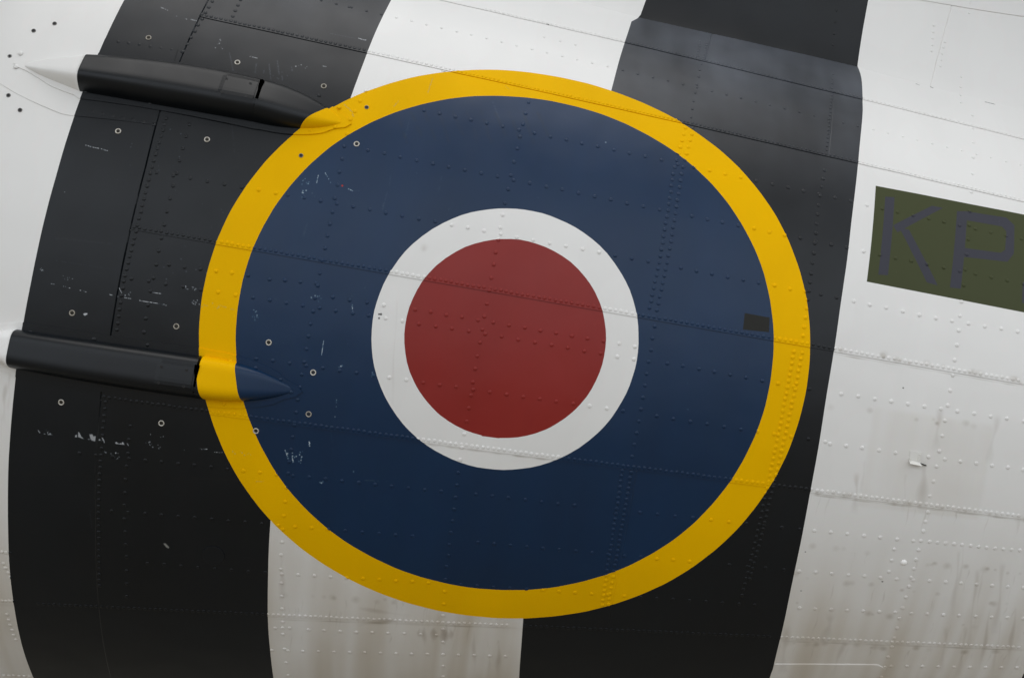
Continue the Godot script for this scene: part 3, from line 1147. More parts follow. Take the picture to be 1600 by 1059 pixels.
# a small picture of slow tone changes, stretched over the whole skin
func tones(base: Color, amount: float, seed_: int, dirt: bool, painted_sheen := 0.0) -> Image:
	var w := 384
	var hh := 339
	var im := Image.create(w, hh, false, Image.FORMAT_RGB8)
	var slow := FastNoiseLite.new()
	slow.seed = seed_
	slow.frequency = 0.012
	slow.fractal_octaves = 4
	var streak := FastNoiseLite.new()
	streak.seed = seed_ + 5
	streak.frequency = 0.05
	streak.fractal_octaves = 3
	var dirty := Color(0.47, 0.40, 0.30)
	if patch.is_empty():
		for j in hh:
			for i in w:
				var x := (i + 0.5) / w * 3.0 - 1.45
				var s := 1.55 - (j + 0.5) / hh * 2.65
				var r := row_at(x, s)
				var col := column_at(x, s, r)
				patch.append((1 if col == -1 and r > 0 and r < 4 else r) * 3 + col)
	for j in hh:
		for i in w:
			var x := (i + 0.5) / w * 3.0 - 1.45
			var s := 1.55 - (j + 0.5) / hh * 2.65
			var v := 1.0 + amount * slow.get_noise_2d(i, j) + amount * 0.5 * streak.get_noise_2d(i * 1.0, j * 0.12)
			v *= 1.0 + 0.35 * amount * sin(patch[j * w + i] * 2.4 + seed_)   # no two panels took the paint alike
			var c := base * v
			if painted_sheen > 0.0:   # sky sheen painted into the colour, brightening the shoulder
				var k := painted_sheen * sstep(0.42, 1.05, s) * (1.0 - sstep(-0.004, 0.010, s - crease(x))) * clampf(0.8 + 0.5 * slow.get_noise_2d(i * 2.0, j * 2.0) + 0.25 * streak.get_noise_2d(i * 1.5, j * 0.3), 0.0, 1.3)
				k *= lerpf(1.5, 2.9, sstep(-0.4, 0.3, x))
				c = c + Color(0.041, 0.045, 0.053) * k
			if dirt:
				var fall := sstep(-0.15, -0.8, s)
				var k := fall * clampf(0.36 + 0.45 * slow.get_noise_2d(i * 0.8 + 300, j * 0.8) + 0.42 * streak.get_noise_2d(i * 1.4 + 90, j * 0.10), 0.0, 0.75)
				# runs below the lowest lap joint and on the aft belly
				k += 0.35 * exp(-pow((x + 0.02) / 0.07, 2.0)) * sstep(-0.62, -0.66, s) * clampf(0.5 + streak.get_noise_2d(i * 3.0, j * 0.1), 0.0, 1.0)
				k += 0.24 * exp(-pow((x - 1.13) / 0.16, 2.0)) * sstep(-0.32, -0.55, s) * clampf(0.5 + 0.9 * streak.get_noise_2d(i * 3.4, j * 0.06), 0.0, 1.0)
				# grubby rectangle left by a covering round the scoop
				if x > 0.835 and x < 1.12 and s < 0.02 and s > -0.245:
					var rim := minf(minf(x - 0.835, 1.12 - x), minf(0.02 - s, s + 0.245))
					k += sstep(0.0, 0.012, rim) * (0.12 + 0.09 * streak.get_noise_2d(i * 2.0, j * 0.2) + 0.05 * slow.get_noise_2d(i * 3.0, j * 3.0))
				c = c.lerp(dirty, clampf(k, 0.0, 0.8))
			im.set_pixel(i, j, c.linear_to_srgb())
	im.resize(TW, TH, Image.INTERPOLATE_CUBIC)
	if painted_sheen > 0.0:                   # the painted-in sheen stops sharply at the fold
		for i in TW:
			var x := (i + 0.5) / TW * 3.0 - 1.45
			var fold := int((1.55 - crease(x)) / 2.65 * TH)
			var unsheened := im.get_pixel(i, fold - 14)
			var sheened := im.get_pixel(i, fold + 10)
			for j in 15: im.set_pixel(i, fold - j, unsheened)
			for j in range(1, 10): im.set_pixel(i, fold + j, sheened)
	return im


func painted(im: Image, rough: float, shine: float, wear: NoiseTexture2D) -> StandardMaterial3D:
	var m := StandardMaterial3D.new()
	m.albedo_texture = ImageTexture.create_from_image(im)
	m.texture_repeat = false
	m.roughness = rough
	m.metallic_specular = shine
	m.roughness_texture = wear
	m.roughness_texture_channel = BaseMaterial3D.TEXTURE_CHANNEL_RED
	return m


func build_materials() -> void:
	var nz := FastNoiseLite.new()
	nz.seed = 3
	nz.frequency = 0.02
	nz.fractal_octaves = 5
	var ramp := Gradient.new()
	ramp.set_color(0, Color(0.78, 0.78, 0.78))
	ramp.set_color(1, Color(1, 1, 1))
	var wear := NoiseTexture2D.new()
	wear.width = 1024
	wear.height = 904
	wear.noise = nz
	wear.color_ramp = ramp
	var chip := Color(0.80, 0.81, 0.82)
	var pale := Color(0.35, 0.37, 0.40, 0.35)
	var white := tones(Color(0.806, 0.797, 0.774), 0.03, 21, true)
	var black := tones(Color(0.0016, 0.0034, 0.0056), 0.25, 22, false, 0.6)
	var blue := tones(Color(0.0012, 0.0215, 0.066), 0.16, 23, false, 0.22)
	var yellow := tones(Color(0.84, 0.462, 0.0004), 0.07, 24, false)
	var red := tones(Color(0.24, 0.013, 0.009), 0.10, 25, false)
	blot(black, -0.8748, -0.2881, 0.0019, chip)
	blot(black, -0.8366, -0.2908, 0.0026, chip)
	blot(black, -0.8222, -0.2893, 0.0023, chip)
	blot(black, -0.9381, -0.0365, 0.0031, chip)
	blot(black, -0.9341, -0.0347, 0.0020, chip)
	blot(black, -1.0321, 0.1999, 0.0000, chip)
	scratch(black, -0.9238, -0.2783, -0.9112, -0.2906, 0.0012, chip, 0.10)
	scratch(black, -0.8710, -0.2808, -0.8628, -0.2923, 0.0012, chip, 0.00)
	scratch(black, -0.8381, -0.2910, -0.8176, -0.2915, 0.0012, chip, 0.10)
	scratch(black, -0.6836, -0.2895, -0.6661, -0.2890, 0.0010, chip, 0.10)
	scratch(black, -0.6478, -0.2828, -0.6289, -0.2821, 0.0010, chip, 0.10)
	scratch(black, -0.6197, -0.2867, -0.5937, -0.2853, 0.0010, chip, 0.30)
	scratch(black, -1.0210, -0.2887, -0.9829, -0.2887, 0.0012, chip, 0.60)
	speckle(black, -0.9993, -0.2850, 0.0172, 0.0045, 12, chip)
	speckle(black, -0.7510, -0.2857, 0.0172, 0.0075, 8, chip)
	speckle(black, -0.8477, -0.3197, 0.0286, 0.0075, 10, chip)
	speckle(black, -0.7516, -0.2788, 0.0200, 0.0150, 6, chip)
	scratch(black, -0.8908, 0.0100, -0.8469, 0.0081, 0.0011, chip, 0.35)
	scratch(black, -0.8469, 0.0081, -0.7567, 0.0058, 0.0011, chip, 0.35)
	scratch(black, -0.7965, 0.0268, -0.7749, 0.0271, 0.0010, chip, 0.10)
	scratch(black, -0.8704, 0.0258, -0.8629, 0.0164, 0.0012, chip, 0.20)
	scratch(black, -1.0295, 0.0147, -0.9413, 0.0084, 0.0009, chip, 0.75)
	speckle(black, -0.9888, 0.0305, 0.0114, 0.0045, 7, chip)
	speckle(black, -0.6898, 0.0217, 0.0172, 0.0060, 16, chip)
	speckle(black, -0.7045, 0.0476, 0.0086, 0.0030, 6, chip)
	speckle(black, -0.7220, 0.0478, 0.0043, 0.0045, 6, chip)
	speckle(black, -1.0483, 0.0379, 0.0043, 0.0045, 5, chip)
	speckle(black, -0.8516, 0.0179, 0.0086, 0.0060, 6, chip)
	scratch(black, -1.0236, 0.0607, -0.8854, 0.0604, 0.0008, pale, 0.20)
	scratch(black, -1.0098, 0.3038, -0.9467, 0.3007, 0.0010, chip, 0.20)
	scratch(black, -0.9415, 0.6688, -0.9211, 0.6645, 0.0010, chip, 0.20)
	scratch(black, -0.8971, 0.6535, -0.8696, 0.6513, 0.0010, chip, 0.30)
	scratch(black, -0.8623, 0.6533, -0.8446, 0.6522, 0.0010, chip, 0.10)
	scratch(black, -0.7473, 0.5861, -0.7366, 0.5637, 0.0020, pale, 0.10)
	scratch(black, -0.7366, 0.5637, -0.7252, 0.5386, 0.0020, pale, 0.10)
	scratch(black, -0.6981, 0.5876, -0.6794, 0.5869, 0.0013, chip, 0.00)
	speckle(black, -0.7719, 0.6017, 0.0172, 0.0150, 9, chip)
	speckle(black, -0.5753, 0.5915, 0.0143, 0.0060, 6, chip)
	scratch(black, -0.5257, 0.6044, -0.5165, 0.6050, 0.0012, chip, 0.00)
	scratch(black, -0.5317, 0.7036, -0.4420, 0.7056, 0.0015, pale, 0.30)
	scratch(black, -0.4615, 0.7081, -0.4424, 0.7076, 0.0015, chip, 0.40)
	scratch(black, -0.6574, 0.5619, -0.6506, 0.5287, 0.0022, pale, 0.35)
	scratch(black, -0.6493, 0.5782, -0.6344, 0.5377, 0.0022, pale, 0.35)
	scratch(black, -0.6325, 0.5915, -0.6185, 0.5538, 0.0022, pale, 0.35)
	scratch(black, -0.6151, 0.5652, -0.6080, 0.5423, 0.0022, pale, 0.35)
	scratch(black, -0.6011, 0.5580, -0.5877, 0.5472, 0.0022, pale, 0.35)
	scratch(black, -0.6783, 0.5710, -0.6735, 0.5405, 0.0022, pale, 0.35)
	scratch(black, -0.5967, 0.5842, -0.5896, 0.5680, 0.0022, pale, 0.35)
	scratch(black, -0.6330, 0.5503, -0.6160, 0.5439, 0.0022, pale, 0.35)
	scratch(black, -0.6953, 0.4102, -0.6741, 0.3461, 0.0022, Color(0.2, 0.21, 0.23, 0.25), 0.20)
	scratch(black, -0.8892, -0.4478, -0.8842, -0.4899, 0.0020, Color(0.2, 0.21, 0.23, 0.3), 0.10)
	scratch(black, -1.0326, 0.1048, -0.9028, 0.1119, 0.0030, Color(0.12, 0.13, 0.15, 0.3), 0.10)
	scratch(black, -1.0756, -0.3823, -0.5273, -0.3399, 0.0040, Color(0.08, 0.085, 0.09, 0.2), 0.20)
	speckle(black, -0.6980, 0.1441, 0.0858, 0.0900, 25, pale)
	speckle(black, -0.8357, 0.3018, 0.0858, 0.0900, 18, pale)
	flake(black, [Vector2(-0.8995, -0.2786), Vector2(-0.8913, -0.2783), Vector2(-0.8905, -0.2818), Vector2(-0.8842, -0.2811), Vector2(-0.8847, -0.2926), Vector2(-0.8925, -0.2918), Vector2(-0.8960, -0.2881)], Color(0.62, 0.63, 0.64))
	flake(black, [Vector2(-0.9250, -0.2778), Vector2(-0.9211, -0.2784), Vector2(-0.9196, -0.2834), Vector2(-0.9097, -0.2908), Vector2(-0.9181, -0.2889), Vector2(-0.9243, -0.2875)], Color(0.62, 0.63, 0.64))
	flake(black, [Vector2(-0.9319, -0.2888), Vector2(-0.9306, -0.2835), Vector2(-0.9273, -0.2832), Vector2(-0.9264, -0.2882)], Color(0.62, 0.63, 0.64))
	flake(black, [Vector2(-0.8402, -0.2895), Vector2(-0.8340, -0.2906), Vector2(-0.8230, -0.2910), Vector2(-0.8199, -0.2877), Vector2(-0.8182, -0.2930), Vector2(-0.8372, -0.2926)], Color(0.62, 0.63, 0.64))
	flake(black, [Vector2(-0.8769, -0.2860), Vector2(-0.8742, -0.2857), Vector2(-0.8738, -0.2898), Vector2(-0.8766, -0.2901)], Color(0.62, 0.63, 0.64))
	flake(black, [Vector2(-0.8712, -0.2813), Vector2(-0.8685, -0.2810), Vector2(-0.8626, -0.2928), Vector2(-0.8653, -0.2936)], Color(0.62, 0.63, 0.64))
	flake(black, [Vector2(-0.9026, -0.2888), Vector2(-0.8960, -0.2891), Vector2(-0.8953, -0.2901), Vector2(-0.9003, -0.2908)], Color(0.62, 0.63, 0.64))
	flake(black, [Vector2(-0.8132, -0.2885), Vector2(-0.8111, -0.2883), Vector2(-0.8074, -0.2931), Vector2(-0.8095, -0.2939)], Color(0.62, 0.63, 0.64))
	flake(black, [Vector2(-0.7183, -0.5100), Vector2(-0.7124, -0.5086), Vector2(-0.7032, -0.5182), Vector2(-0.7047, -0.5216), Vector2(-0.7107, -0.5189)], Color(0.5, 0.5, 0.48))
	flake(black, [Vector2(-0.9426, -0.0358), Vector2(-0.9371, -0.0338), Vector2(-0.9324, -0.0358), Vector2(-0.9364, -0.0382), Vector2(-0.9408, -0.0381)], Color(0.75, 0.76, 0.77))
	scratch(blue, -0.4766, 0.3331, -0.4770, 0.3136, 0.0012, chip, 0.10)
	scratch(blue, -0.4621, 0.3419, -0.4443, 0.3198, 0.0010, chip, 0.60)
	speckle(blue, -0.5004, 0.3122, 0.0086, 0.0090, 8, chip)
	speckle(blue, -0.5009, 0.2856, 0.0043, 0.0105, 6, chip)
	scratch(blue, -0.4035, 0.3156, -0.3926, 0.3131, 0.0013, chip, 0.10)
	scratch(blue, -0.3912, 0.3134, -0.3755, 0.3164, 0.0009, pale, 0.10)
	scratch(blue, -0.4010, -0.0193, -0.4003, -0.0523, 0.0011, chip, 0.00)
	scratch(blue, -0.3496, 0.0655, -0.3448, 0.0454, 0.0010, chip, 0.10)
	scratch(blue, -0.3530, -0.1403, -0.3517, -0.1936, 0.0010, chip, 0.25)
	scratch(blue, -0.3592, -0.2030, -0.3470, -0.2545, 0.0009, pale, 0.20)
	scratch(blue, -0.4025, -0.2394, -0.4004, -0.2506, 0.0018, chip, 0.00)
	scratch(blue, -0.4548, -0.2640, -0.4474, -0.2789, 0.0013, chip, 0.30)
	scratch(blue, -0.4375, -0.2764, -0.4331, -0.2903, 0.0016, chip, 0.20)
	speckle(blue, -0.4391, -0.2751, 0.0257, 0.0150, 16, chip)
	scratch(blue, -0.4159, -0.2739, -0.4171, -0.2900, 0.0012, chip, 0.30)
	speckle(blue, -0.3554, -0.0725, 0.0057, 0.0090, 5, chip)
	speckle(blue, -0.2798, -0.0763, 0.0029, 0.0060, 4, chip)
	scratch(blue, -0.2678, -0.3115, -0.2171, -0.3087, 0.0016, pale, 0.30)
	speckle(blue, -0.2958, -0.2953, 0.0014, 0.0015, 2, chip)
	speckle(blue, -0.3651, -0.3267, 0.0057, 0.0030, 5, chip)
	speckle(blue, -0.5585, 0.0159, 0.0086, 0.0150, 12, chip)
	scratch(blue, -0.5356, 0.0517, -0.4391, 0.0549, 0.0009, pale, 0.50)
	speckle(blue, -0.4298, 0.0687, 0.0143, 0.0090, 8, chip)
	blot(blue, -0.4184, 0.3202, 0.0027, Color(0.75, 0.12, 0.1))
	scratch(blue, -0.1149, 0.6073, -0.0932, 0.5660, 0.0030, Color(0.22, 0.27, 0.36, 0.25), 0.20)
	scratch(blue, -0.3150, 0.3251, -0.3200, 0.2716, 0.0030, Color(0.22, 0.27, 0.36, 0.22), 0.20)
	scratch(blue, -0.3147, 0.3635, -0.3135, 0.3406, 0.0030, Color(0.22, 0.27, 0.36, 0.20), 0.20)
	scratch(blue, -0.4807, 0.2284, -0.4826, 0.1926, 0.0030, Color(0.22, 0.27, 0.36, 0.25), 0.20)
	scratch(blue, -0.1999, 0.3872, -0.2005, 0.3478, 0.0030, Color(0.22, 0.27, 0.36, 0.15), 0.20)
	scratch(blue, -0.2980, 0.5144, -0.2990, 0.4632, 0.0030, Color(0.22, 0.27, 0.36, 0.20), 0.20)
	scratch(blue, -0.3303, 0.5240, -0.2920, 0.4499, 0.0050, Color(0.16, 0.2, 0.28, 0.10), 0.20)
	scratch(blue, -0.2983, 0.5319, -0.2637, 0.4763, 0.0050, Color(0.16, 0.2, 0.28, 0.10), 0.20)
	scratch(blue, -0.2662, 0.5398, -0.2300, 0.4740, 0.0050, Color(0.16, 0.2, 0.28, 0.10), 0.20)
	scratch(blue, -0.2340, 0.5479, -0.1964, 0.4716, 0.0050, Color(0.16, 0.2, 0.28, 0.10), 0.20)
	scratch(blue, -0.2018, 0.5561, -0.1678, 0.4989, 0.0050, Color(0.16, 0.2, 0.28, 0.10), 0.20)
	scratch(blue, -0.1696, 0.5645, -0.1341, 0.4966, 0.0050, Color(0.16, 0.2, 0.28, 0.10), 0.20)
	scratch(blue, -0.1372, 0.5729, -0.1005, 0.4943, 0.0050, Color(0.16, 0.2, 0.28, 0.10), 0.20)
	scratch(blue, -0.1048, 0.5816, -0.0714, 0.5226, 0.0050, Color(0.16, 0.2, 0.28, 0.10), 0.20)
	scratch(blue, -0.0723, 0.5904, -0.0377, 0.5203, 0.0050, Color(0.16, 0.2, 0.28, 0.10), 0.20)
	scratch(blue, -0.0398, 0.5993, -0.0040, 0.5181, 0.0050, Color(0.16, 0.2, 0.28, 0.10), 0.20)
	scratch(blue, -0.0072, 0.6084, 0.0255, 0.5474, 0.0050, Color(0.16, 0.2, 0.28, 0.10), 0.20)
	speckle(blue, -0.2209, 0.1651, 0.3146, 0.2400, 30, pale)
	scratch(blue, 0.4164, 0.0152, 0.4199, 0.0004, 0.0010, pale, 0.00)
	speckle(blue, 0.4307, -0.0561, 0.0043, 0.0045, 2, chip)
	speckle(blue, 0.1622, 0.5652, 0.0014, 0.0015, 2, chip)
	scratch(yellow, -0.6776, 0.0180, -0.6598, 0.0152, 0.0016, Color(0.80, 0.66, 0.42, 0.55), 0.30)
	scratch(yellow, -0.6390, 0.0208, -0.6080, 0.0170, 0.0016, Color(0.80, 0.66, 0.42, 0.55), 0.40)
	speckle(yellow, -0.6604, 0.0191, 0.0229, 0.0060, 10, Color(0.8, 0.7, 0.5))
	scratch(yellow, -0.2658, 0.6391, -0.2696, 0.5919, 0.0020, Color(0.80, 0.66, 0.42, 0.55), 0.20)
	scratch(yellow, -0.3319, 0.5555, -0.3405, 0.5373, 0.0020, Color(0.80, 0.66, 0.42, 0.55), 0.10)
	scratch(yellow, -0.4535, 0.5153, -0.4319, 0.4998, 0.0022, Color(0.80, 0.66, 0.42, 0.55), 0.15)
	scratch(yellow, -0.4319, 0.4998, -0.4267, 0.4892, 0.0022, Color(0.80, 0.66, 0.42, 0.55), 0.15)
	blot(yellow, -0.3917, 0.5747, 0.0026, Color(0.80, 0.66, 0.42, 0.55))
	scratch(yellow, -0.0926, 0.6655, -0.0820, 0.6564, 0.0016, Color(0.80, 0.66, 0.42, 0.55), 0.10)
	speckle(yellow, -0.5546, -0.2824, 0.0257, 0.0045, 10, Color(0.8, 0.7, 0.5))
	scratch(yellow, -0.5126, -0.3413, -0.4952, -0.3394, 0.0015, Color(0.80, 0.66, 0.42, 0.55), 0.30)
	blot(white, -0.2869, 0.0540, 0.0021, Color(0.06, 0.05, 0.045))
	blot(white, -0.2826, 0.0546, 0.0026, Color(0.06, 0.05, 0.045))
	blot(white, -0.2855, 0.0458, 0.0023, Color(0.06, 0.05, 0.045))
	blot(white, 0.9340, -0.4407, 0.0019, Color(0.06, 0.05, 0.045))
	blot(white, 0.7559, -0.4886, 0.0014, Color(0.06, 0.05, 0.045))
	blot(white, 0.8996, 0.0748, 0.0014, Color(0.06, 0.05, 0.045))
	blot(white, 0.7455, -0.3767, 0.0013, Color(0.06, 0.05, 0.045))
	scratch(white, 0.9339, 1.1082, 0.9438, 1.1068, 0.0014, Color(0.06, 0.05, 0.045), 0.20)
	scratch(white, 0.9726, 1.1129, 0.9807, 1.1105, 0.0016, Color(0.06, 0.05, 0.045), 0.10)
	scratch(white, 1.1139, 1.1136, 1.1406, 1.1151, 0.0014, Color(0.06, 0.05, 0.045), 0.25)
	scratch(white, -0.2488, 0.6661, -0.2096, 0.6654, 0.0012, Color(0.06, 0.05, 0.045), 0.20)
	scratch(white, -0.0219, 0.9279, -0.0169, 0.9272, 0.0014, Color(0.06, 0.05, 0.045), 0.00)
	smear(white, -0.1068, -0.6882, -0.1054, -0.7306, 0.0060, Color(0.36, 0.28, 0.20, 0.08))
	smear(white, -0.0965, -0.6831, -0.0902, -0.7515, 0.0090, Color(0.36, 0.28, 0.20, 0.07))
	smear(white, -0.0721, -0.6849, -0.0697, -0.7361, 0.0120, Color(0.36, 0.28, 0.20, 0.08))
	smear(white, -0.0480, -0.6826, -0.0432, -0.7426, 0.0140, Color(0.36, 0.28, 0.20, 0.09))
	smear(white, -0.0326, -0.6853, -0.0260, -0.7276, 0.0080, Color(0.36, 0.28, 0.20, 0.08))
	smear(white, -0.1613, -0.6688, -0.2511, -0.6934, 0.0120, Color(0.36, 0.28, 0.20, 0.05))
	smear(white, 0.0221, -0.6865, 0.0381, -0.8369, 0.0070, Color(0.36, 0.28, 0.20, 0.05))
	smear(white, 0.0855, -0.7128, 0.0951, -0.8475, 0.0090, Color(0.36, 0.28, 0.20, 0.06))
	smear(white, 0.0650, -0.7370, 0.0736, -0.8522, 0.0050, Color(0.36, 0.28, 0.20, 0.05))
	smear(white, 1.0888, -0.3306, 1.1113, -0.5243, 0.0080, Color(0.36, 0.28, 0.20, 0.05))
	smear(white, 1.0954, -0.3114, 1.1111, -0.4625, 0.0050, Color(0.36, 0.28, 0.20, 0.05))
	smear(white, 1.1396, -0.3807, 1.1713, -0.6293, 0.0070, Color(0.36, 0.28, 0.20, 0.06))
	smear(white, 1.1534, -0.3982, 1.1700, -0.5611, 0.0040, Color(0.36, 0.28, 0.20, 0.05))
	smear(white, 1.1929, -0.3548, 1.2229, -0.5777, 0.0090, Color(0.36, 0.28, 0.20, 0.05))
	smear(white, 1.1931, -0.4941, 1.2220, -0.7245, 0.0070, Color(0.36, 0.28, 0.20, 0.07))
	smear(white, 1.2271, -0.5329, 1.2548, -0.7348, 0.0050, Color(0.36, 0.28, 0.20, 0.07))
	smear(white, 1.2506, -0.4876, 1.2798, -0.6924, 0.0080, Color(0.36, 0.28, 0.20, 0.06))
	smear(white, 1.1526, -0.5629, 1.1768, -0.7423, 0.0070, Color(0.36, 0.28, 0.20, 0.05))
	smear(white, 1.1092, -0.5676, 1.1337, -0.7331, 0.0080, Color(0.36, 0.28, 0.20, 0.04))
	smear(white, 0.8263, -0.1573, 0.8367, -0.2569, 0.0090, Color(0.36, 0.28, 0.20, 0.06))
	smear(white, 0.8384, -0.1224, 0.8426, -0.2051, 0.0050, Color(0.36, 0.28, 0.20, 0.04))
	smear(white, 0.9341, -0.1415, 0.9447, -0.2424, 0.0050, Color(0.36, 0.28, 0.20, 0.04))
	smear(white, 0.9704, -0.1024, 0.9845, -0.2369, 0.0160, Color(0.36, 0.28, 0.20, 0.03))
	smear(white, 0.9887, 0.0343, 0.9899, -0.0657, 0.0100, Color(0.36, 0.28, 0.20, 0.04))
	smear(white, 1.1191, 0.0407, 1.1125, -0.0799, 0.0100, Color(0.36, 0.28, 0.20, 0.03))
	smear(white, -0.4408, -0.5173, -0.4341, -0.6400, 0.0100, Color(0.36, 0.28, 0.20, 0.03))
	smear(white, -0.2538, -0.6421, -0.1321, -0.6540, 0.0090, Color(0.36, 0.28, 0.20, 0.04))
	smear(white, 0.7458, -0.6054, 0.7663, -0.7683, 0.0120, Color(0.36, 0.28, 0.20, 0.03))
	smear(white, 0.8395, -0.5536, 0.8422, -0.6396, 0.0150, Color(0.36, 0.28, 0.20, 0.03))
	smear(white, 0.8861, -0.6352, 0.8852, -0.7703, 0.0090, Color(0.36, 0.28, 0.20, 0.04))
	smear(white, -1.0971, -0.1965, -1.0965, -0.2752, 0.0080, Color(0.36, 0.28, 0.20, 0.06))
	smear(white, -1.0897, -0.1697, -1.0868, -0.2477, 0.0050, Color(0.36, 0.28, 0.20, 0.05))
	smear(white, -0.2519, 0.0889, -0.2278, -0.1470, 0.0040, Color(0.36, 0.28, 0.20, 0.05))
	smear(white, -0.2094, 0.2180, -0.2134, 0.2070, 0.0120, Color(0.36, 0.28, 0.20, 0.06))
	smear(white, 1.2079, -0.2248, 1.2056, -0.3014, 0.0025, Color(0.33, 0.26, 0.19, 0.066))
	smear(white, 0.7760, -0.2203, 0.7746, -0.2672, 0.0023, Color(0.33, 0.26, 0.19, 0.044))
	smear(white, 0.7730, -0.2203, 0.7703, -0.3102, 0.0028, Color(0.33, 0.26, 0.19, 0.061))
	smear(white, 0.9951, -0.2226, 0.9924, -0.3108, 0.0032, Color(0.33, 0.26, 0.19, 0.116))
	smear(white, 0.9706, -0.2224, 0.9690, -0.2769, 0.0028, Color(0.33, 0.26, 0.19, 0.045))
	smear(white, 1.0645, -0.2233, 1.0633, -0.2623, 0.0032, Color(0.33, 0.26, 0.19, 0.046))
	smear(white, 1.1355, -0.2241, 1.1331, -0.3050, 0.0020, Color(0.33, 0.26, 0.19, 0.121))
	smear(white, 1.2465, -0.2252, 1.2459, -0.2465, 0.0029, Color(0.33, 0.26, 0.19, 0.040))
	smear(white, 1.0344, -0.2230, 1.0329, -0.2736, 0.0020, Color(0.33, 0.26, 0.19, 0.069))
	smear(white, 1.2086, -0.2248, 1.2073, -0.2670, 0.0019, Color(0.33, 0.26, 0.19, 0.103))
	smear(white, 1.0029, -0.2227, 1.0006, -0.2986, 0.0020, Color(0.33, 0.26, 0.19, 0.069))
	smear(white, 1.2049, -0.2248, 1.2033, -0.2803, 0.0025, Color(0.33, 0.26, 0.19, 0.061))
	smear(white, 0.7534, -0.2201, 0.7508, -0.3054, 0.0018, Color(0.33, 0.26, 0.19, 0.116))
	smear(white, 0.9565, -0.2222, 0.9539, -0.3088, 0.0023, Color(0.33, 0.26, 0.19, 0.124))
	smear(white, 1.0648, -0.2233, 1.0637, -0.2601, 0.0029, Color(0.33, 0.26, 0.19, 0.101))
	smear(white, 0.8574, -0.3638, 0.8558, -0.4163, 0.0020, Color(0.33, 0.26, 0.19, 0.098))
	smear(white, 0.7246, -0.3597, 0.7226, -0.4282, 0.0027, Color(0.33, 0.26, 0.19, 0.074))
	smear(white, 0.8837, -0.3646, 0.8827, -0.3982, 0.0023, Color(0.33, 0.26, 0.19, 0.112))
	smear(white, 1.1218, -0.3809, 1.1197, -0.4509, 0.0027, Color(0.33, 0.26, 0.19, 0.125))
	smear(white, 1.3173, -0.3889, 1.3152, -0.4595, 0.0031, Color(0.33, 0.26, 0.19, 0.054))
	smear(white, 1.2281, -0.3853, 1.2257, -0.4646, 0.0023, Color(0.33, 0.26, 0.19, 0.090))
	smear(white, 1.1534, -0.3822, 1.1508, -0.4693, 0.0022, Color(0.33, 0.26, 0.19, 0.076))
	smear(white, 1.0003, -0.3760, 0.9988, -0.4254, 0.0027, Color(0.33, 0.26, 0.19, 0.124))
	smear(white, 1.2956, -0.3880, 1.2943, -0.4309, 0.0034, Color(0.33, 0.26, 0.19, 0.057))
	smear(white, 1.2634, -0.3867, 1.2625, -0.4177, 0.0023, Color(0.33, 0.26, 0.19, 0.047))
	smear(white, 1.2746, -0.3872, 1.2722, -0.4652, 0.0019, Color(0.33, 0.26, 0.19, 0.087))
	smear(white, 1.0826, -0.3794, 1.0810, -0.4338, 0.0026, Color(0.33, 0.26, 0.19, 0.050))
	smear(white, 1.2766, -0.3872, 1.2754, -0.4267, 0.0024, Color(0.33, 0.26, 0.19, 0.045))
	smear(white, 0.6818, -0.4441, 0.6807, -0.4778, 0.0022, Color(0.33, 0.26, 0.19, 0.124))
	smear(white, 1.2494, -0.4796, 1.2478, -0.5332, 0.0024, Color(0.33, 0.26, 0.19, 0.100))
	smear(white, 1.2296, -0.4784, 1.2283, -0.5220, 0.0030, Color(0.33, 0.26, 0.19, 0.076))
	smear(white, 1.0602, -0.4678, 1.0580, -0.5394, 0.0025, Color(0.33, 0.26, 0.19, 0.102))
	smear(white, 1.1263, -0.4719, 1.1257, -0.4923, 0.0017, Color(0.33, 0.26, 0.19, 0.053))
	smear(white, 0.8167, -0.4525, 0.8157, -0.4868, 0.0017, Color(0.33, 0.26, 0.19, 0.060))
	smear(white, 1.0646, -0.4680, 1.0621, -0.5501, 0.0022, Color(0.33, 0.26, 0.19, 0.073))
	smear(white, 0.9467, -0.4607, 0.9447, -0.5283, 0.0030, Color(0.33, 0.26, 0.19, 0.125))
	smear(white, 0.9204, -0.4590, 0.9184, -0.5285, 0.0022, Color(0.33, 0.26, 0.19, 0.114))
	smear(white, 0.8276, -0.4532, 0.8252, -0.5342, 0.0025, Color(0.33, 0.26, 0.19, 0.105))
	smear(white, 1.0270, -0.5507, 1.0258, -0.5929, 0.0025, Color(0.33, 0.26, 0.19, 0.045))
	smear(white, 0.7171, -0.5261, 0.7154, -0.5832, 0.0025, Color(0.33, 0.26, 0.19, 0.115))
	smear(white, 0.7027, -0.5250, 0.7009, -0.5840, 0.0025, Color(0.33, 0.26, 0.19, 0.094))
	smear(white, 1.1496, -0.5605, 1.1479, -0.6172, 0.0026, Color(0.33, 0.26, 0.19, 0.084))
	smear(white, 1.0776, -0.5548, 1.0765, -0.5921, 0.0026, Color(0.33, 0.26, 0.19, 0.101))
	smear(white, 0.8104, -0.5336, 0.8077, -0.6229, 0.0029, Color(0.33, 0.26, 0.19, 0.126))
	smear(white, 0.8752, -0.5387, 0.8737, -0.5897, 0.0021, Color(0.33, 0.26, 0.19, 0.044))
	smear(white, 0.7005, -0.5248, 0.6994, -0.5621, 0.0032, Color(0.33, 0.26, 0.19, 0.055))
	smear(white, 1.1245, -0.5585, 1.1233, -0.5959, 0.0017, Color(0.33, 0.26, 0.19, 0.057))
	smear(white, 1.1171, -0.5579, 1.1154, -0.6130, 0.0026, Color(0.33, 0.26, 0.19, 0.081))
	smear(white, -0.2836, -0.6185, -0.2852, -0.6727, 0.0033, Color(0.33, 0.26, 0.19, 0.058))
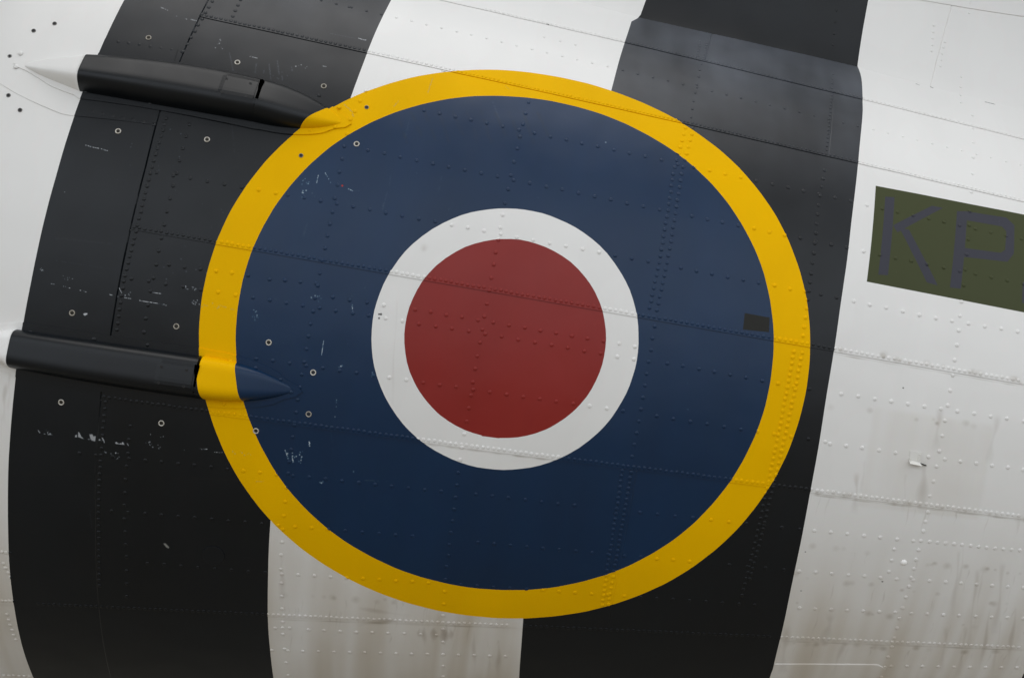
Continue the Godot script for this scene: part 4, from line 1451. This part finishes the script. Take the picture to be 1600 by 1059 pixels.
	smear(white, -0.0223, -0.6093, -0.0235, -0.6469, 0.0019, Color(0.33, 0.26, 0.19, 0.069))
	smear(white, -0.3871, -0.6221, -0.3897, -0.7076, 0.0023, Color(0.33, 0.26, 0.19, 0.056))
	smear(white, -0.4400, -0.6240, -0.4407, -0.6482, 0.0020, Color(0.33, 0.26, 0.19, 0.078))
	smear(white, -0.0971, -0.6120, -0.0998, -0.7006, 0.0032, Color(0.33, 0.26, 0.19, 0.062))
	smear(white, -0.0914, -0.6118, -0.0940, -0.6963, 0.0018, Color(0.33, 0.26, 0.19, 0.117))
	smear(white, -0.2142, -0.6161, -0.2165, -0.6908, 0.0022, Color(0.33, 0.26, 0.19, 0.096))
	smear(white, -0.1510, -0.6139, -0.1518, -0.6412, 0.0030, Color(0.33, 0.26, 0.19, 0.114))
	smear(white, -0.1647, -0.6143, -0.1661, -0.6615, 0.0033, Color(0.33, 0.26, 0.19, 0.074))
	smear(white, 0.0602, -0.7064, 0.0587, -0.7557, 0.0023, Color(0.33, 0.26, 0.19, 0.073))
	smear(white, -0.4152, -0.7228, -0.4164, -0.7622, 0.0020, Color(0.33, 0.26, 0.19, 0.046))
	smear(white, -0.1359, -0.7132, -0.1374, -0.7641, 0.0016, Color(0.33, 0.26, 0.19, 0.054))
	smear(white, 0.0829, -0.7056, 0.0820, -0.7350, 0.0023, Color(0.33, 0.26, 0.19, 0.126))
	smear(white, -0.3843, -0.7217, -0.3857, -0.7704, 0.0030, Color(0.33, 0.26, 0.19, 0.042))
	smear(white, -0.4107, -0.7226, -0.4132, -0.8077, 0.0028, Color(0.33, 0.26, 0.19, 0.063))
	smear(white, -0.1715, -0.7144, -0.1726, -0.7518, 0.0032, Color(0.33, 0.26, 0.19, 0.125))
	smear(white, -0.4088, -0.7226, -0.4105, -0.7793, 0.0019, Color(0.33, 0.26, 0.19, 0.076))
	smear(white, -0.0201, -0.7092, -0.0222, -0.7791, 0.0019, Color(0.33, 0.26, 0.19, 0.070))
	smear(white, 0.9552, -0.6555, 0.9537, -0.7025, 0.0028, Color(0.33, 0.26, 0.19, 0.111))
	smear(white, 0.9013, -0.6573, 0.8997, -0.7082, 0.0017, Color(0.33, 0.26, 0.19, 0.073))
	smear(white, 1.2682, -0.6451, 1.2665, -0.7002, 0.0026, Color(0.33, 0.26, 0.19, 0.095))
	smear(white, 1.0403, -0.6527, 1.0380, -0.7290, 0.0021, Color(0.33, 0.26, 0.19, 0.068))
	smear(white, 1.2321, -0.6463, 1.2304, -0.7013, 0.0033, Color(0.33, 0.26, 0.19, 0.053))
	smear(white, 1.1699, -0.6483, 1.1683, -0.7014, 0.0025, Color(0.33, 0.26, 0.19, 0.119))
	smear(white, 0.7784, -0.6614, 0.7767, -0.7174, 0.0020, Color(0.33, 0.26, 0.19, 0.071))
	smear(white, 1.1904, -0.6477, 1.1890, -0.6955, 0.0030, Color(0.33, 0.26, 0.19, 0.041))
	smear(white, 1.2996, -0.6440, 1.2970, -0.7309, 0.0028, Color(0.33, 0.26, 0.19, 0.058))
	smear(white, 1.0941, -0.6509, 1.0931, -0.6842, 0.0023, Color(0.33, 0.26, 0.19, 0.043))
	smear(white, 0.7421, -0.6626, 0.7412, -0.6936, 0.0019, Color(0.33, 0.26, 0.19, 0.115))
	smear(white, 0.8464, -0.6591, 0.8441, -0.7369, 0.0016, Color(0.33, 0.26, 0.19, 0.045))
	smear(white, 0.7365, -0.6628, 0.7340, -0.7480, 0.0031, Color(0.33, 0.26, 0.19, 0.041))
	smear(white, 1.2589, -0.6454, 1.2579, -0.6812, 0.0021, Color(0.33, 0.26, 0.19, 0.093))
	smear(white, 0.8228, -0.6599, 0.8202, -0.7482, 0.0023, Color(0.33, 0.26, 0.19, 0.091))
	smear(white, 1.0435, -0.6526, 1.0423, -0.6923, 0.0029, Color(0.33, 0.26, 0.19, 0.129))
	smear(white, -0.1005, -0.6579, -0.1012, -0.6838, 0.0031, Color(0.33, 0.26, 0.19, 0.100))
	smear(white, -0.1608, -0.6563, -0.1628, -0.7221, 0.0021, Color(0.33, 0.26, 0.19, 0.067))
	smear(white, -0.1463, -0.6567, -0.1470, -0.6815, 0.0027, Color(0.33, 0.26, 0.19, 0.056))
	smear(white, -0.2953, -0.6528, -0.2978, -0.7358, 0.0027, Color(0.33, 0.26, 0.19, 0.062))
	smear(white, -0.0416, -0.6595, -0.0442, -0.7492, 0.0032, Color(0.33, 0.26, 0.19, 0.112))
	smear(white, -0.2504, -0.6540, -0.2523, -0.7148, 0.0027, Color(0.33, 0.26, 0.19, 0.048))
	smear(white, -0.0452, -0.6594, -0.0469, -0.7159, 0.0025, Color(0.33, 0.26, 0.19, 0.106))
	smear(white, -0.3959, -0.6502, -0.3969, -0.6850, 0.0034, Color(0.33, 0.26, 0.19, 0.067))
	smear(white, -0.2945, -0.6528, -0.2953, -0.6779, 0.0022, Color(0.33, 0.26, 0.19, 0.090))
	smear(white, -0.4177, -0.6496, -0.4189, -0.6898, 0.0021, Color(0.33, 0.26, 0.19, 0.054))
	smear(white, 0.0114, -0.6609, 0.0088, -0.7482, 0.0032, Color(0.33, 0.26, 0.19, 0.080))
	smear(white, -0.4022, -0.6500, -0.4035, -0.6944, 0.0025, Color(0.33, 0.26, 0.19, 0.074))
	smear(white, -0.0232, -0.6600, -0.0254, -0.7320, 0.0032, Color(0.33, 0.26, 0.19, 0.082))
	smear(white, -0.3041, -0.6526, -0.3066, -0.7364, 0.0032, Color(0.33, 0.26, 0.19, 0.051))
	smear(white, -0.3195, -0.6522, -0.3215, -0.7184, 0.0031, Color(0.33, 0.26, 0.19, 0.126))
	smear(white, -0.4280, -0.6493, -0.4289, -0.6826, 0.0024, Color(0.33, 0.26, 0.19, 0.090))
	smear(white, 0.7353, -0.2251, 0.8393, -0.2257, 0.0032, Color(0.33, 0.28, 0.21, 0.220))
	smear(white, 0.8153, -0.2256, 0.9193, -0.2262, 0.0032, Color(0.33, 0.28, 0.21, 0.180))
	smear(white, 0.8953, -0.2260, 0.9994, -0.2266, 0.0032, Color(0.33, 0.28, 0.21, 0.173))
	smear(white, 0.9754, -0.2265, 1.0794, -0.2270, 0.0032, Color(0.33, 0.28, 0.21, 0.123))
	smear(white, 1.0554, -0.2269, 1.1595, -0.2275, 0.0032, Color(0.33, 0.28, 0.21, 0.197))
	smear(white, 1.1354, -0.2273, 1.2155, -0.2278, 0.0032, Color(0.33, 0.28, 0.21, 0.185))
	smear(white, 0.7373, 0.1312, 0.8307, 0.1307, 0.0032, Color(0.33, 0.28, 0.21, 0.250))
	smear(white, 0.8092, 0.1308, 0.9026, 0.1302, 0.0032, Color(0.33, 0.28, 0.21, 0.114))
	smear(white, 0.8811, 0.1304, 0.9745, 0.1298, 0.0032, Color(0.33, 0.28, 0.21, 0.102))
	smear(white, 0.9529, 0.1299, 1.0464, 0.1294, 0.0032, Color(0.33, 0.28, 0.21, 0.144))
	smear(white, 1.0248, 0.1295, 1.1183, 0.1290, 0.0032, Color(0.33, 0.28, 0.21, 0.139))
	smear(white, 1.0967, 0.1291, 1.1686, 0.1287, 0.0032, Color(0.33, 0.28, 0.21, 0.162))
	smear(white, -0.4651, -0.6951, -0.3354, -0.6896, 0.0032, Color(0.33, 0.28, 0.21, 0.111))
	smear(white, -0.3653, -0.6908, -0.2356, -0.6853, 0.0032, Color(0.33, 0.28, 0.21, 0.207))
	smear(white, -0.2655, -0.6866, -0.1358, -0.6810, 0.0032, Color(0.33, 0.28, 0.21, 0.228))
	smear(white, -0.1657, -0.6823, -0.0360, -0.6768, 0.0032, Color(0.33, 0.28, 0.21, 0.081))
	smear(white, -0.0659, -0.6780, 0.0638, -0.6725, 0.0032, Color(0.33, 0.28, 0.21, 0.244))
	smear(white, 0.0339, -0.6738, 0.1336, -0.6695, 0.0032, Color(0.33, 0.28, 0.21, 0.096))
	smear(white, 0.7430, -0.6537, 0.8641, -0.6485, 0.0032, Color(0.33, 0.28, 0.21, 0.135))
	smear(white, 0.8362, -0.6497, 0.9573, -0.6445, 0.0032, Color(0.33, 0.28, 0.21, 0.168))
	smear(white, 0.9293, -0.6457, 1.0505, -0.6405, 0.0032, Color(0.33, 0.28, 0.21, 0.156))
	smear(white, 1.0225, -0.6417, 1.1437, -0.6365, 0.0032, Color(0.33, 0.28, 0.21, 0.119))
	smear(white, 1.1157, -0.6377, 1.2369, -0.6325, 0.0032, Color(0.33, 0.28, 0.21, 0.211))
	smear(white, 1.2089, -0.6337, 1.3021, -0.6297, 0.0032, Color(0.33, 0.28, 0.21, 0.231))
	smear(white, -0.1496, -0.2141, -0.0837, -0.2146, 0.0032, Color(0.33, 0.28, 0.21, 0.121))
	smear(white, -0.0989, -0.2145, -0.0330, -0.2150, 0.0032, Color(0.33, 0.28, 0.21, 0.110))
	smear(white, -0.0482, -0.2149, 0.0177, -0.2154, 0.0032, Color(0.33, 0.28, 0.21, 0.173))
	smear(white, 0.0025, -0.2153, 0.0684, -0.2159, 0.0032, Color(0.33, 0.28, 0.21, 0.107))
	smear(white, 0.0532, -0.2157, 0.1191, -0.2163, 0.0032, Color(0.33, 0.28, 0.21, 0.249))
	smear(white, 0.1039, -0.2161, 0.1546, -0.2165, 0.0032, Color(0.33, 0.28, 0.21, 0.233))
	blot(white, 1.2042, 0.0053, 0.0113, Color(0.36, 0.30, 0.22, 0.117), 1.0)
	blot(white, 0.9856, -0.0021, 0.0053, Color(0.36, 0.30, 0.22, 0.164), 1.0)
	blot(white, 0.8321, 0.0054, 0.0095, Color(0.36, 0.30, 0.22, 0.148), 1.0)
	blot(white, 1.2388, 0.0045, 0.0051, Color(0.36, 0.30, 0.22, 0.087), 1.0)
	blot(white, 0.9855, -0.0016, 0.0072, Color(0.36, 0.30, 0.22, 0.175), 1.0)
	blot(white, 0.9386, -0.0001, 0.0069, Color(0.36, 0.30, 0.22, 0.140), 1.0)
	blot(white, 1.2973, 0.0040, 0.0117, Color(0.36, 0.30, 0.22, 0.182), 1.0)
	blot(white, 1.0686, 0.0045, 0.0092, Color(0.36, 0.30, 0.22, 0.067), 1.0)
	blot(white, 1.0500, 0.0096, 0.0108, Color(0.36, 0.30, 0.22, 0.129), 1.0)
	blot(white, 0.9768, 0.0069, 0.0051, Color(0.36, 0.30, 0.22, 0.084), 1.0)
	blot(white, 1.2753, 0.0094, 0.0116, Color(0.36, 0.30, 0.22, 0.141), 1.0)
	blot(white, 0.7439, -0.0012, 0.0100, Color(0.36, 0.30, 0.22, 0.065), 1.0)
	blot(white, 1.0214, -0.2156, 0.0055, Color(0.36, 0.30, 0.22, 0.058), 1.0)
	blot(white, 0.8043, -0.2164, 0.0121, Color(0.36, 0.30, 0.22, 0.077), 1.0)
	blot(white, 1.2307, -0.2264, 0.0093, Color(0.36, 0.30, 0.22, 0.180), 1.0)
	blot(white, 0.8127, -0.2190, 0.0119, Color(0.36, 0.30, 0.22, 0.110), 1.0)
	blot(white, 1.2035, -0.2233, 0.0125, Color(0.36, 0.30, 0.22, 0.118), 1.0)
	blot(white, 1.2180, -0.2280, 0.0077, Color(0.36, 0.30, 0.22, 0.075), 1.0)
	blot(white, 0.9772, -0.2216, 0.0069, Color(0.36, 0.30, 0.22, 0.121), 1.0)
	blot(white, 1.1369, -0.2212, 0.0069, Color(0.36, 0.30, 0.22, 0.171), 1.0)
	blot(white, 1.1526, -0.2232, 0.0087, Color(0.36, 0.30, 0.22, 0.079), 1.0)
	blot(white, 1.2250, -0.2247, 0.0073, Color(0.36, 0.30, 0.22, 0.208), 1.0)
	blot(white, 0.9206, -0.2235, 0.0081, Color(0.36, 0.30, 0.22, 0.138), 1.0)
	blot(white, 1.0981, -0.2229, 0.0105, Color(0.36, 0.30, 0.22, 0.054), 1.0)
	blot(white, 1.2778, -0.2240, 0.0086, Color(0.36, 0.30, 0.22, 0.126), 1.0)
	blot(white, 0.9036, -0.2159, 0.0086, Color(0.36, 0.30, 0.22, 0.066), 1.0)
	blot(white, 0.9463, -0.2203, 0.0079, Color(0.36, 0.30, 0.22, 0.067), 1.0)
	blot(white, 1.2561, -0.2275, 0.0108, Color(0.36, 0.30, 0.22, 0.122), 1.0)
	blot(white, 1.0299, -0.2188, 0.0051, Color(0.36, 0.30, 0.22, 0.133), 1.0)
	blot(white, 1.0090, -0.2216, 0.0050, Color(0.36, 0.30, 0.22, 0.052), 1.0)
	blot(white, 1.0267, -0.2215, 0.0077, Color(0.36, 0.30, 0.22, 0.070), 1.0)
	blot(white, 0.9542, -0.2181, 0.0116, Color(0.36, 0.30, 0.22, 0.180), 1.0)
	blot(white, 0.7460, -0.2199, 0.0089, Color(0.36, 0.30, 0.22, 0.188), 1.0)
	blot(white, 1.0697, -0.2178, 0.0105, Color(0.36, 0.30, 0.22, 0.062), 1.0)
	blot(white, 1.3091, -0.2232, 0.0098, Color(0.36, 0.30, 0.22, 0.094), 1.0)
	blot(white, 1.2643, -0.2174, 0.0077, Color(0.36, 0.30, 0.22, 0.133), 1.0)
	blot(white, 0.7814, -0.2152, 0.0101, Color(0.36, 0.30, 0.22, 0.090), 1.0)
	blot(white, 1.2222, -0.2224, 0.0124, Color(0.36, 0.30, 0.22, 0.189), 1.0)
	blot(white, 0.8028, -0.2218, 0.0118, Color(0.36, 0.30, 0.22, 0.055), 1.0)
	blot(white, 0.8200, -0.2137, 0.0115, Color(0.36, 0.30, 0.22, 0.093), 1.0)
	blot(white, 0.9397, -0.2256, 0.0060, Color(0.36, 0.30, 0.22, 0.052), 1.0)
	blot(white, 1.0826, -0.2202, 0.0062, Color(0.36, 0.30, 0.22, 0.192), 1.0)
	blot(white, 0.8121, -0.3592, 0.0103, Color(0.36, 0.30, 0.22, 0.085), 1.0)
	blot(white, 0.8848, -0.3637, 0.0090, Color(0.36, 0.30, 0.22, 0.071), 1.0)
	blot(white, 0.7586, -0.3593, 0.0108, Color(0.36, 0.30, 0.22, 0.128), 1.0)
	blot(white, 0.8289, -0.3578, 0.0082, Color(0.36, 0.30, 0.22, 0.053), 1.0)
	blot(white, 1.1797, -0.3760, 0.0053, Color(0.36, 0.30, 0.22, 0.129), 1.0)
	blot(white, 1.2094, -0.3826, 0.0058, Color(0.36, 0.30, 0.22, 0.137), 1.0)
	blot(white, 1.0255, -0.3802, 0.0077, Color(0.36, 0.30, 0.22, 0.080), 1.0)
	blot(white, 1.1614, -0.3752, 0.0067, Color(0.36, 0.30, 0.22, 0.218), 1.0)
	blot(white, 1.1118, -0.3745, 0.0092, Color(0.36, 0.30, 0.22, 0.183), 1.0)
	blot(white, 1.2769, -0.3811, 0.0062, Color(0.36, 0.30, 0.22, 0.202), 1.0)
	blot(white, 1.0383, -0.3727, 0.0054, Color(0.36, 0.30, 0.22, 0.101), 1.0)
	blot(white, 1.0422, -0.3743, 0.0075, Color(0.36, 0.30, 0.22, 0.146), 1.0)
	blot(white, 1.0699, -0.3780, 0.0122, Color(0.36, 0.30, 0.22, 0.152), 1.0)
	blot(white, 1.1558, -0.3776, 0.0129, Color(0.36, 0.30, 0.22, 0.107), 1.0)
	blot(white, 1.0351, -0.3785, 0.0063, Color(0.36, 0.30, 0.22, 0.119), 1.0)
	blot(white, 1.2375, -0.3805, 0.0059, Color(0.36, 0.30, 0.22, 0.078), 1.0)
	blot(white, 0.9105, -0.4523, 0.0089, Color(0.36, 0.30, 0.22, 0.142), 1.0)
	blot(white, 0.8663, -0.4530, 0.0098, Color(0.36, 0.30, 0.22, 0.107), 1.0)
	blot(white, 1.0650, -0.4630, 0.0078, Color(0.36, 0.30, 0.22, 0.128), 1.0)
	blot(white, 0.7634, -0.4501, 0.0053, Color(0.36, 0.30, 0.22, 0.060), 1.0)
	blot(white, 0.7339, -0.4406, 0.0109, Color(0.36, 0.30, 0.22, 0.150), 1.0)
	blot(white, 1.1909, -0.4778, 0.0078, Color(0.36, 0.30, 0.22, 0.149), 1.0)
	blot(white, 1.2273, -0.4757, 0.0060, Color(0.36, 0.30, 0.22, 0.058), 1.0)
	blot(white, 0.7024, -0.4403, 0.0122, Color(0.36, 0.30, 0.22, 0.075), 1.0)
	blot(white, 1.1984, -0.4799, 0.0117, Color(0.36, 0.30, 0.22, 0.169), 1.0)
	blot(white, 0.9830, -0.4612, 0.0068, Color(0.36, 0.30, 0.22, 0.208), 1.0)
	blot(white, 0.8542, -0.4557, 0.0112, Color(0.36, 0.30, 0.22, 0.148), 1.0)
	blot(white, 1.0107, -0.4618, 0.0059, Color(0.36, 0.30, 0.22, 0.069), 1.0)
	blot(white, 1.3065, -0.4787, 0.0099, Color(0.36, 0.30, 0.22, 0.145), 1.0)
	blot(white, 0.8379, -0.5379, 0.0097, Color(0.36, 0.30, 0.22, 0.052), 1.0)
	blot(white, 0.7074, -0.5253, 0.0097, Color(0.36, 0.30, 0.22, 0.208), 1.0)
	blot(white, 0.9751, -0.5470, 0.0126, Color(0.36, 0.30, 0.22, 0.101), 1.0)
	blot(white, 0.9932, -0.5463, 0.0054, Color(0.36, 0.30, 0.22, 0.068), 1.0)
	blot(white, 0.6952, -0.5189, 0.0080, Color(0.36, 0.30, 0.22, 0.166), 1.0)
	blot(white, 0.9711, -0.5444, 0.0119, Color(0.36, 0.30, 0.22, 0.117), 1.0)
	blot(white, 0.7541, -0.5251, 0.0052, Color(0.36, 0.30, 0.22, 0.138), 1.0)
	blot(white, 0.9223, -0.5413, 0.0108, Color(0.36, 0.30, 0.22, 0.193), 1.0)
	blot(white, 1.2964, -0.5668, 0.0116, Color(0.36, 0.30, 0.22, 0.209), 1.0)
	blot(white, 0.9324, -0.5431, 0.0052, Color(0.36, 0.30, 0.22, 0.127), 1.0)
	blot(white, 0.7256, -0.5283, 0.0083, Color(0.36, 0.30, 0.22, 0.120), 1.0)
	blot(white, 1.1719, -0.5607, 0.0107, Color(0.36, 0.30, 0.22, 0.054), 1.0)
	blot(white, 1.1443, -0.5549, 0.0051, Color(0.36, 0.30, 0.22, 0.110), 1.0)
	blot(white, -0.0773, -0.6136, 0.0114, Color(0.36, 0.30, 0.22, 0.215), 1.0)
	blot(white, 0.0066, -0.6049, 0.0113, Color(0.36, 0.30, 0.22, 0.210), 1.0)
	blot(white, 0.1046, -0.6049, 0.0102, Color(0.36, 0.30, 0.22, 0.066), 1.0)
	blot(white, 0.0817, -0.6090, 0.0073, Color(0.36, 0.30, 0.22, 0.147), 1.0)
	blot(white, -0.3128, -0.6185, 0.0078, Color(0.36, 0.30, 0.22, 0.163), 1.0)
	blot(white, -0.1448, -0.6077, 0.0100, Color(0.36, 0.30, 0.22, 0.173), 1.0)
	blot(white, -0.4307, -0.6196, 0.0123, Color(0.36, 0.30, 0.22, 0.073), 1.0)
	blot(white, 0.0065, -0.6029, 0.0057, Color(0.36, 0.30, 0.22, 0.155), 1.0)
	blot(white, -0.2625, -0.6173, 0.0130, Color(0.36, 0.30, 0.22, 0.147), 1.0)
	blot(white, -0.1682, -0.6089, 0.0081, Color(0.36, 0.30, 0.22, 0.072), 1.0)
	blot(white, 0.1188, -0.6065, 0.0122, Color(0.36, 0.30, 0.22, 0.216), 1.0)
	blot(white, -0.1728, -0.6172, 0.0087, Color(0.36, 0.30, 0.22, 0.142), 1.0)
	blot(white, 0.0084, -0.6003, 0.0070, Color(0.36, 0.30, 0.22, 0.056), 1.0)
	blot(white, 0.1196, -0.6083, 0.0127, Color(0.36, 0.30, 0.22, 0.202), 1.0)
	blot(white, 0.0728, -0.6052, 0.0066, Color(0.36, 0.30, 0.22, 0.152), 1.0)
	blot(white, -0.1935, -0.6108, 0.0065, Color(0.36, 0.30, 0.22, 0.130), 1.0)
	blot(white, 0.0805, -0.6027, 0.0124, Color(0.36, 0.30, 0.22, 0.178), 1.0)
	blot(white, -0.3634, -0.6176, 0.0065, Color(0.36, 0.30, 0.22, 0.062), 1.0)
	blot(white, -0.0959, -0.6158, 0.0054, Color(0.36, 0.30, 0.22, 0.116), 1.0)
	blot(white, -0.3369, -0.6164, 0.0072, Color(0.36, 0.30, 0.22, 0.091), 1.0)
	blot(white, -0.1256, -0.6107, 0.0118, Color(0.36, 0.30, 0.22, 0.190), 1.0)
	blot(white, 0.0923, -0.6080, 0.0055, Color(0.36, 0.30, 0.22, 0.178), 1.0)
	blot(white, -0.2118, -0.6194, 0.0092, Color(0.36, 0.30, 0.22, 0.104), 1.0)
	blot(white, -0.3180, -0.6157, 0.0109, Color(0.36, 0.30, 0.22, 0.094), 1.0)
	blot(white, -0.0604, -0.6120, 0.0121, Color(0.36, 0.30, 0.22, 0.118), 1.0)
	blot(white, 0.9839, -0.6565, 0.0087, Color(0.36, 0.30, 0.22, 0.097), 1.0)
	blot(white, 1.1703, -0.6507, 0.0093, Color(0.36, 0.30, 0.22, 0.119), 1.0)
	blot(white, 1.2476, -0.6419, 0.0095, Color(0.36, 0.30, 0.22, 0.075), 1.0)
	blot(white, 0.7624, -0.6587, 0.0124, Color(0.36, 0.30, 0.22, 0.064), 1.0)
	blot(white, 0.9531, -0.6551, 0.0052, Color(0.36, 0.30, 0.22, 0.156), 1.0)
	blot(white, 0.9779, -0.6529, 0.0116, Color(0.36, 0.30, 0.22, 0.156), 1.0)
	blot(white, 0.8440, -0.6517, 0.0124, Color(0.36, 0.30, 0.22, 0.168), 1.0)
	blot(white, 0.7735, -0.6580, 0.0050, Color(0.36, 0.30, 0.22, 0.099), 1.0)
	blot(white, 0.9611, -0.6538, 0.0113, Color(0.36, 0.30, 0.22, 0.145), 1.0)
	blot(white, 1.0885, -0.6497, 0.0108, Color(0.36, 0.30, 0.22, 0.082), 1.0)
	blot(white, 1.2388, -0.6400, 0.0123, Color(0.36, 0.30, 0.22, 0.212), 1.0)
	blot(white, 1.1698, -0.6489, 0.0123, Color(0.36, 0.30, 0.22, 0.188), 1.0)
	blot(white, 0.9834, -0.6574, 0.0128, Color(0.36, 0.30, 0.22, 0.086), 1.0)
	blot(white, 0.8038, -0.6579, 0.0119, Color(0.36, 0.30, 0.22, 0.096), 1.0)
	blot(white, 0.8253, -0.6544, 0.0095, Color(0.36, 0.30, 0.22, 0.147), 1.0)
	blot(white, 1.0571, -0.6464, 0.0112, Color(0.36, 0.30, 0.22, 0.095), 1.0)
	blot(white, 0.9177, -0.6488, 0.0117, Color(0.36, 0.30, 0.22, 0.142), 1.0)
	blot(white, 0.8921, -0.6508, 0.0073, Color(0.36, 0.30, 0.22, 0.129), 1.0)
	blot(white, 1.0561, -0.6469, 0.0107, Color(0.36, 0.30, 0.22, 0.167), 1.0)
	blot(white, 0.8244, -0.6598, 0.0110, Color(0.36, 0.30, 0.22, 0.148), 1.0)
	blot(white, 1.2510, 0.1337, 0.0129, Color(0.36, 0.30, 0.22, 0.134), 1.0)
	blot(white, 0.9057, 0.1402, 0.0055, Color(0.36, 0.30, 0.22, 0.219), 1.0)
	blot(white, 1.1806, 0.1459, 0.0118, Color(0.36, 0.30, 0.22, 0.123), 1.0)
	blot(white, 0.8478, 0.1465, 0.0069, Color(0.36, 0.30, 0.22, 0.077), 1.0)
	blot(white, 1.0510, 0.1433, 0.0129, Color(0.36, 0.30, 0.22, 0.187), 1.0)
	blot(white, 0.7503, 0.1439, 0.0095, Color(0.36, 0.30, 0.22, 0.170), 1.0)
	blot(white, 1.2938, 0.1387, 0.0088, Color(0.36, 0.30, 0.22, 0.052), 1.0)
	blot(white, 0.9837, 0.1480, 0.0055, Color(0.36, 0.30, 0.22, 0.139), 1.0)
	blot(white, 1.2724, 0.1440, 0.0051, Color(0.36, 0.30, 0.22, 0.102), 1.0)
	blot(white, 0.8490, 0.1518, 0.0114, Color(0.36, 0.30, 0.22, 0.096), 1.0)
	blot(white, 0.9563, 0.1462, 0.0052, Color(0.36, 0.30, 0.22, 0.078), 1.0)
	blot(white, 1.1819, 0.1378, 0.0069, Color(0.36, 0.30, 0.22, 0.205), 1.0)
	blot(white, 1.1435, 0.1451, 0.0113, Color(0.36, 0.30, 0.22, 0.137), 1.0)
	blot(white, 0.8435, 0.1485, 0.0094, Color(0.36, 0.30, 0.22, 0.174), 1.0)
	blot(white, 1.1178, 0.1447, 0.0054, Color(0.36, 0.30, 0.22, 0.078), 1.0)
	blot(white, 1.2344, 0.1414, 0.0119, Color(0.36, 0.30, 0.22, 0.060), 1.0)
	blot(white, 1.0320, 0.1369, 0.0063, Color(0.36, 0.30, 0.22, 0.058), 1.0)
	blot(white, 0.8462, 0.1432, 0.0056, Color(0.36, 0.30, 0.22, 0.160), 1.0)
	blot(white, 1.0676, 0.1444, 0.0128, Color(0.36, 0.30, 0.22, 0.098), 1.0)
	blot(white, 0.8763, 0.1432, 0.0115, Color(0.36, 0.30, 0.22, 0.161), 1.0)
	blot(white, 1.1602, 0.1373, 0.0061, Color(0.36, 0.30, 0.22, 0.130), 1.0)
	blot(white, 1.2462, 0.1361, 0.0111, Color(0.36, 0.30, 0.22, 0.169), 1.0)
	blot(white, 0.9452, 0.1467, 0.0124, Color(0.36, 0.30, 0.22, 0.086), 1.0)
	blot(white, 0.8859, 0.1441, 0.0066, Color(0.36, 0.30, 0.22, 0.118), 1.0)
	blot(white, 1.1500, 0.1450, 0.0103, Color(0.36, 0.30, 0.22, 0.142), 1.0)
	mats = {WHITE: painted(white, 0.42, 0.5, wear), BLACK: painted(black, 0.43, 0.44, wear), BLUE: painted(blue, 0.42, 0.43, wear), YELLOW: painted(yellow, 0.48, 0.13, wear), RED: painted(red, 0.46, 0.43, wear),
		OLIVE: flat(Color(0.050, 0.058, 0.021), 0.5, 0.0, 0.32), LETTER: flat(Color(0.043, 0.044, 0.058), 0.5, 0.0, 0.32), TAPE: flat(Color(0.023, 0.023, 0.02), 0.6, 0.0, 0.3), OUTSIDE: flat(Color(0.6, 0.6, 0.6), 0.5),
		"silver": flat(Color(0.56, 0.53, 0.47), 0.42, 0.4), "silver_worn": flat(Color(0.36, 0.33, 0.28), 0.5, 0.5), "silver_dull": flat(Color(0.22, 0.21, 0.2), 0.45, 0.6), "bronze": flat(Color(0.035, 0.03, 0.022), 0.5, 0.3), "screw": flat(Color(0.012, 0.012, 0.013), 0.5),
		"scoop": flat(Color(0.76, 0.75, 0.71), 0.5)}


func build_ground() -> void:
	var nz := FastNoiseLite.new()
	nz.seed = 40
	nz.frequency = 0.03
	nz.fractal_octaves = 5
	var ramp := Gradient.new()
	ramp.set_color(0, Color(0.46, 0.43, 0.375))
	ramp.set_color(1, Color(0.56, 0.53, 0.475))
	var t := NoiseTexture2D.new()
	t.seamless = true
	t.noise = nz
	t.color_ramp = ramp
	var m := StandardMaterial3D.new()
	m.albedo_texture = t
	m.uv1_triplanar = true
	m.uv1_world_triplanar = true
	m.uv1_scale = Vector3(0.3, 0.3, 0.3)
	m.roughness = 0.95
	var p := PlaneMesh.new()
	p.size = Vector2(3000, 3000)
	var o := MeshInstance3D.new()
	o.name = "ground"
	o.mesh = p
	o.material_override = m
	o.set_meta("kind", "structure")
	add_child(o)
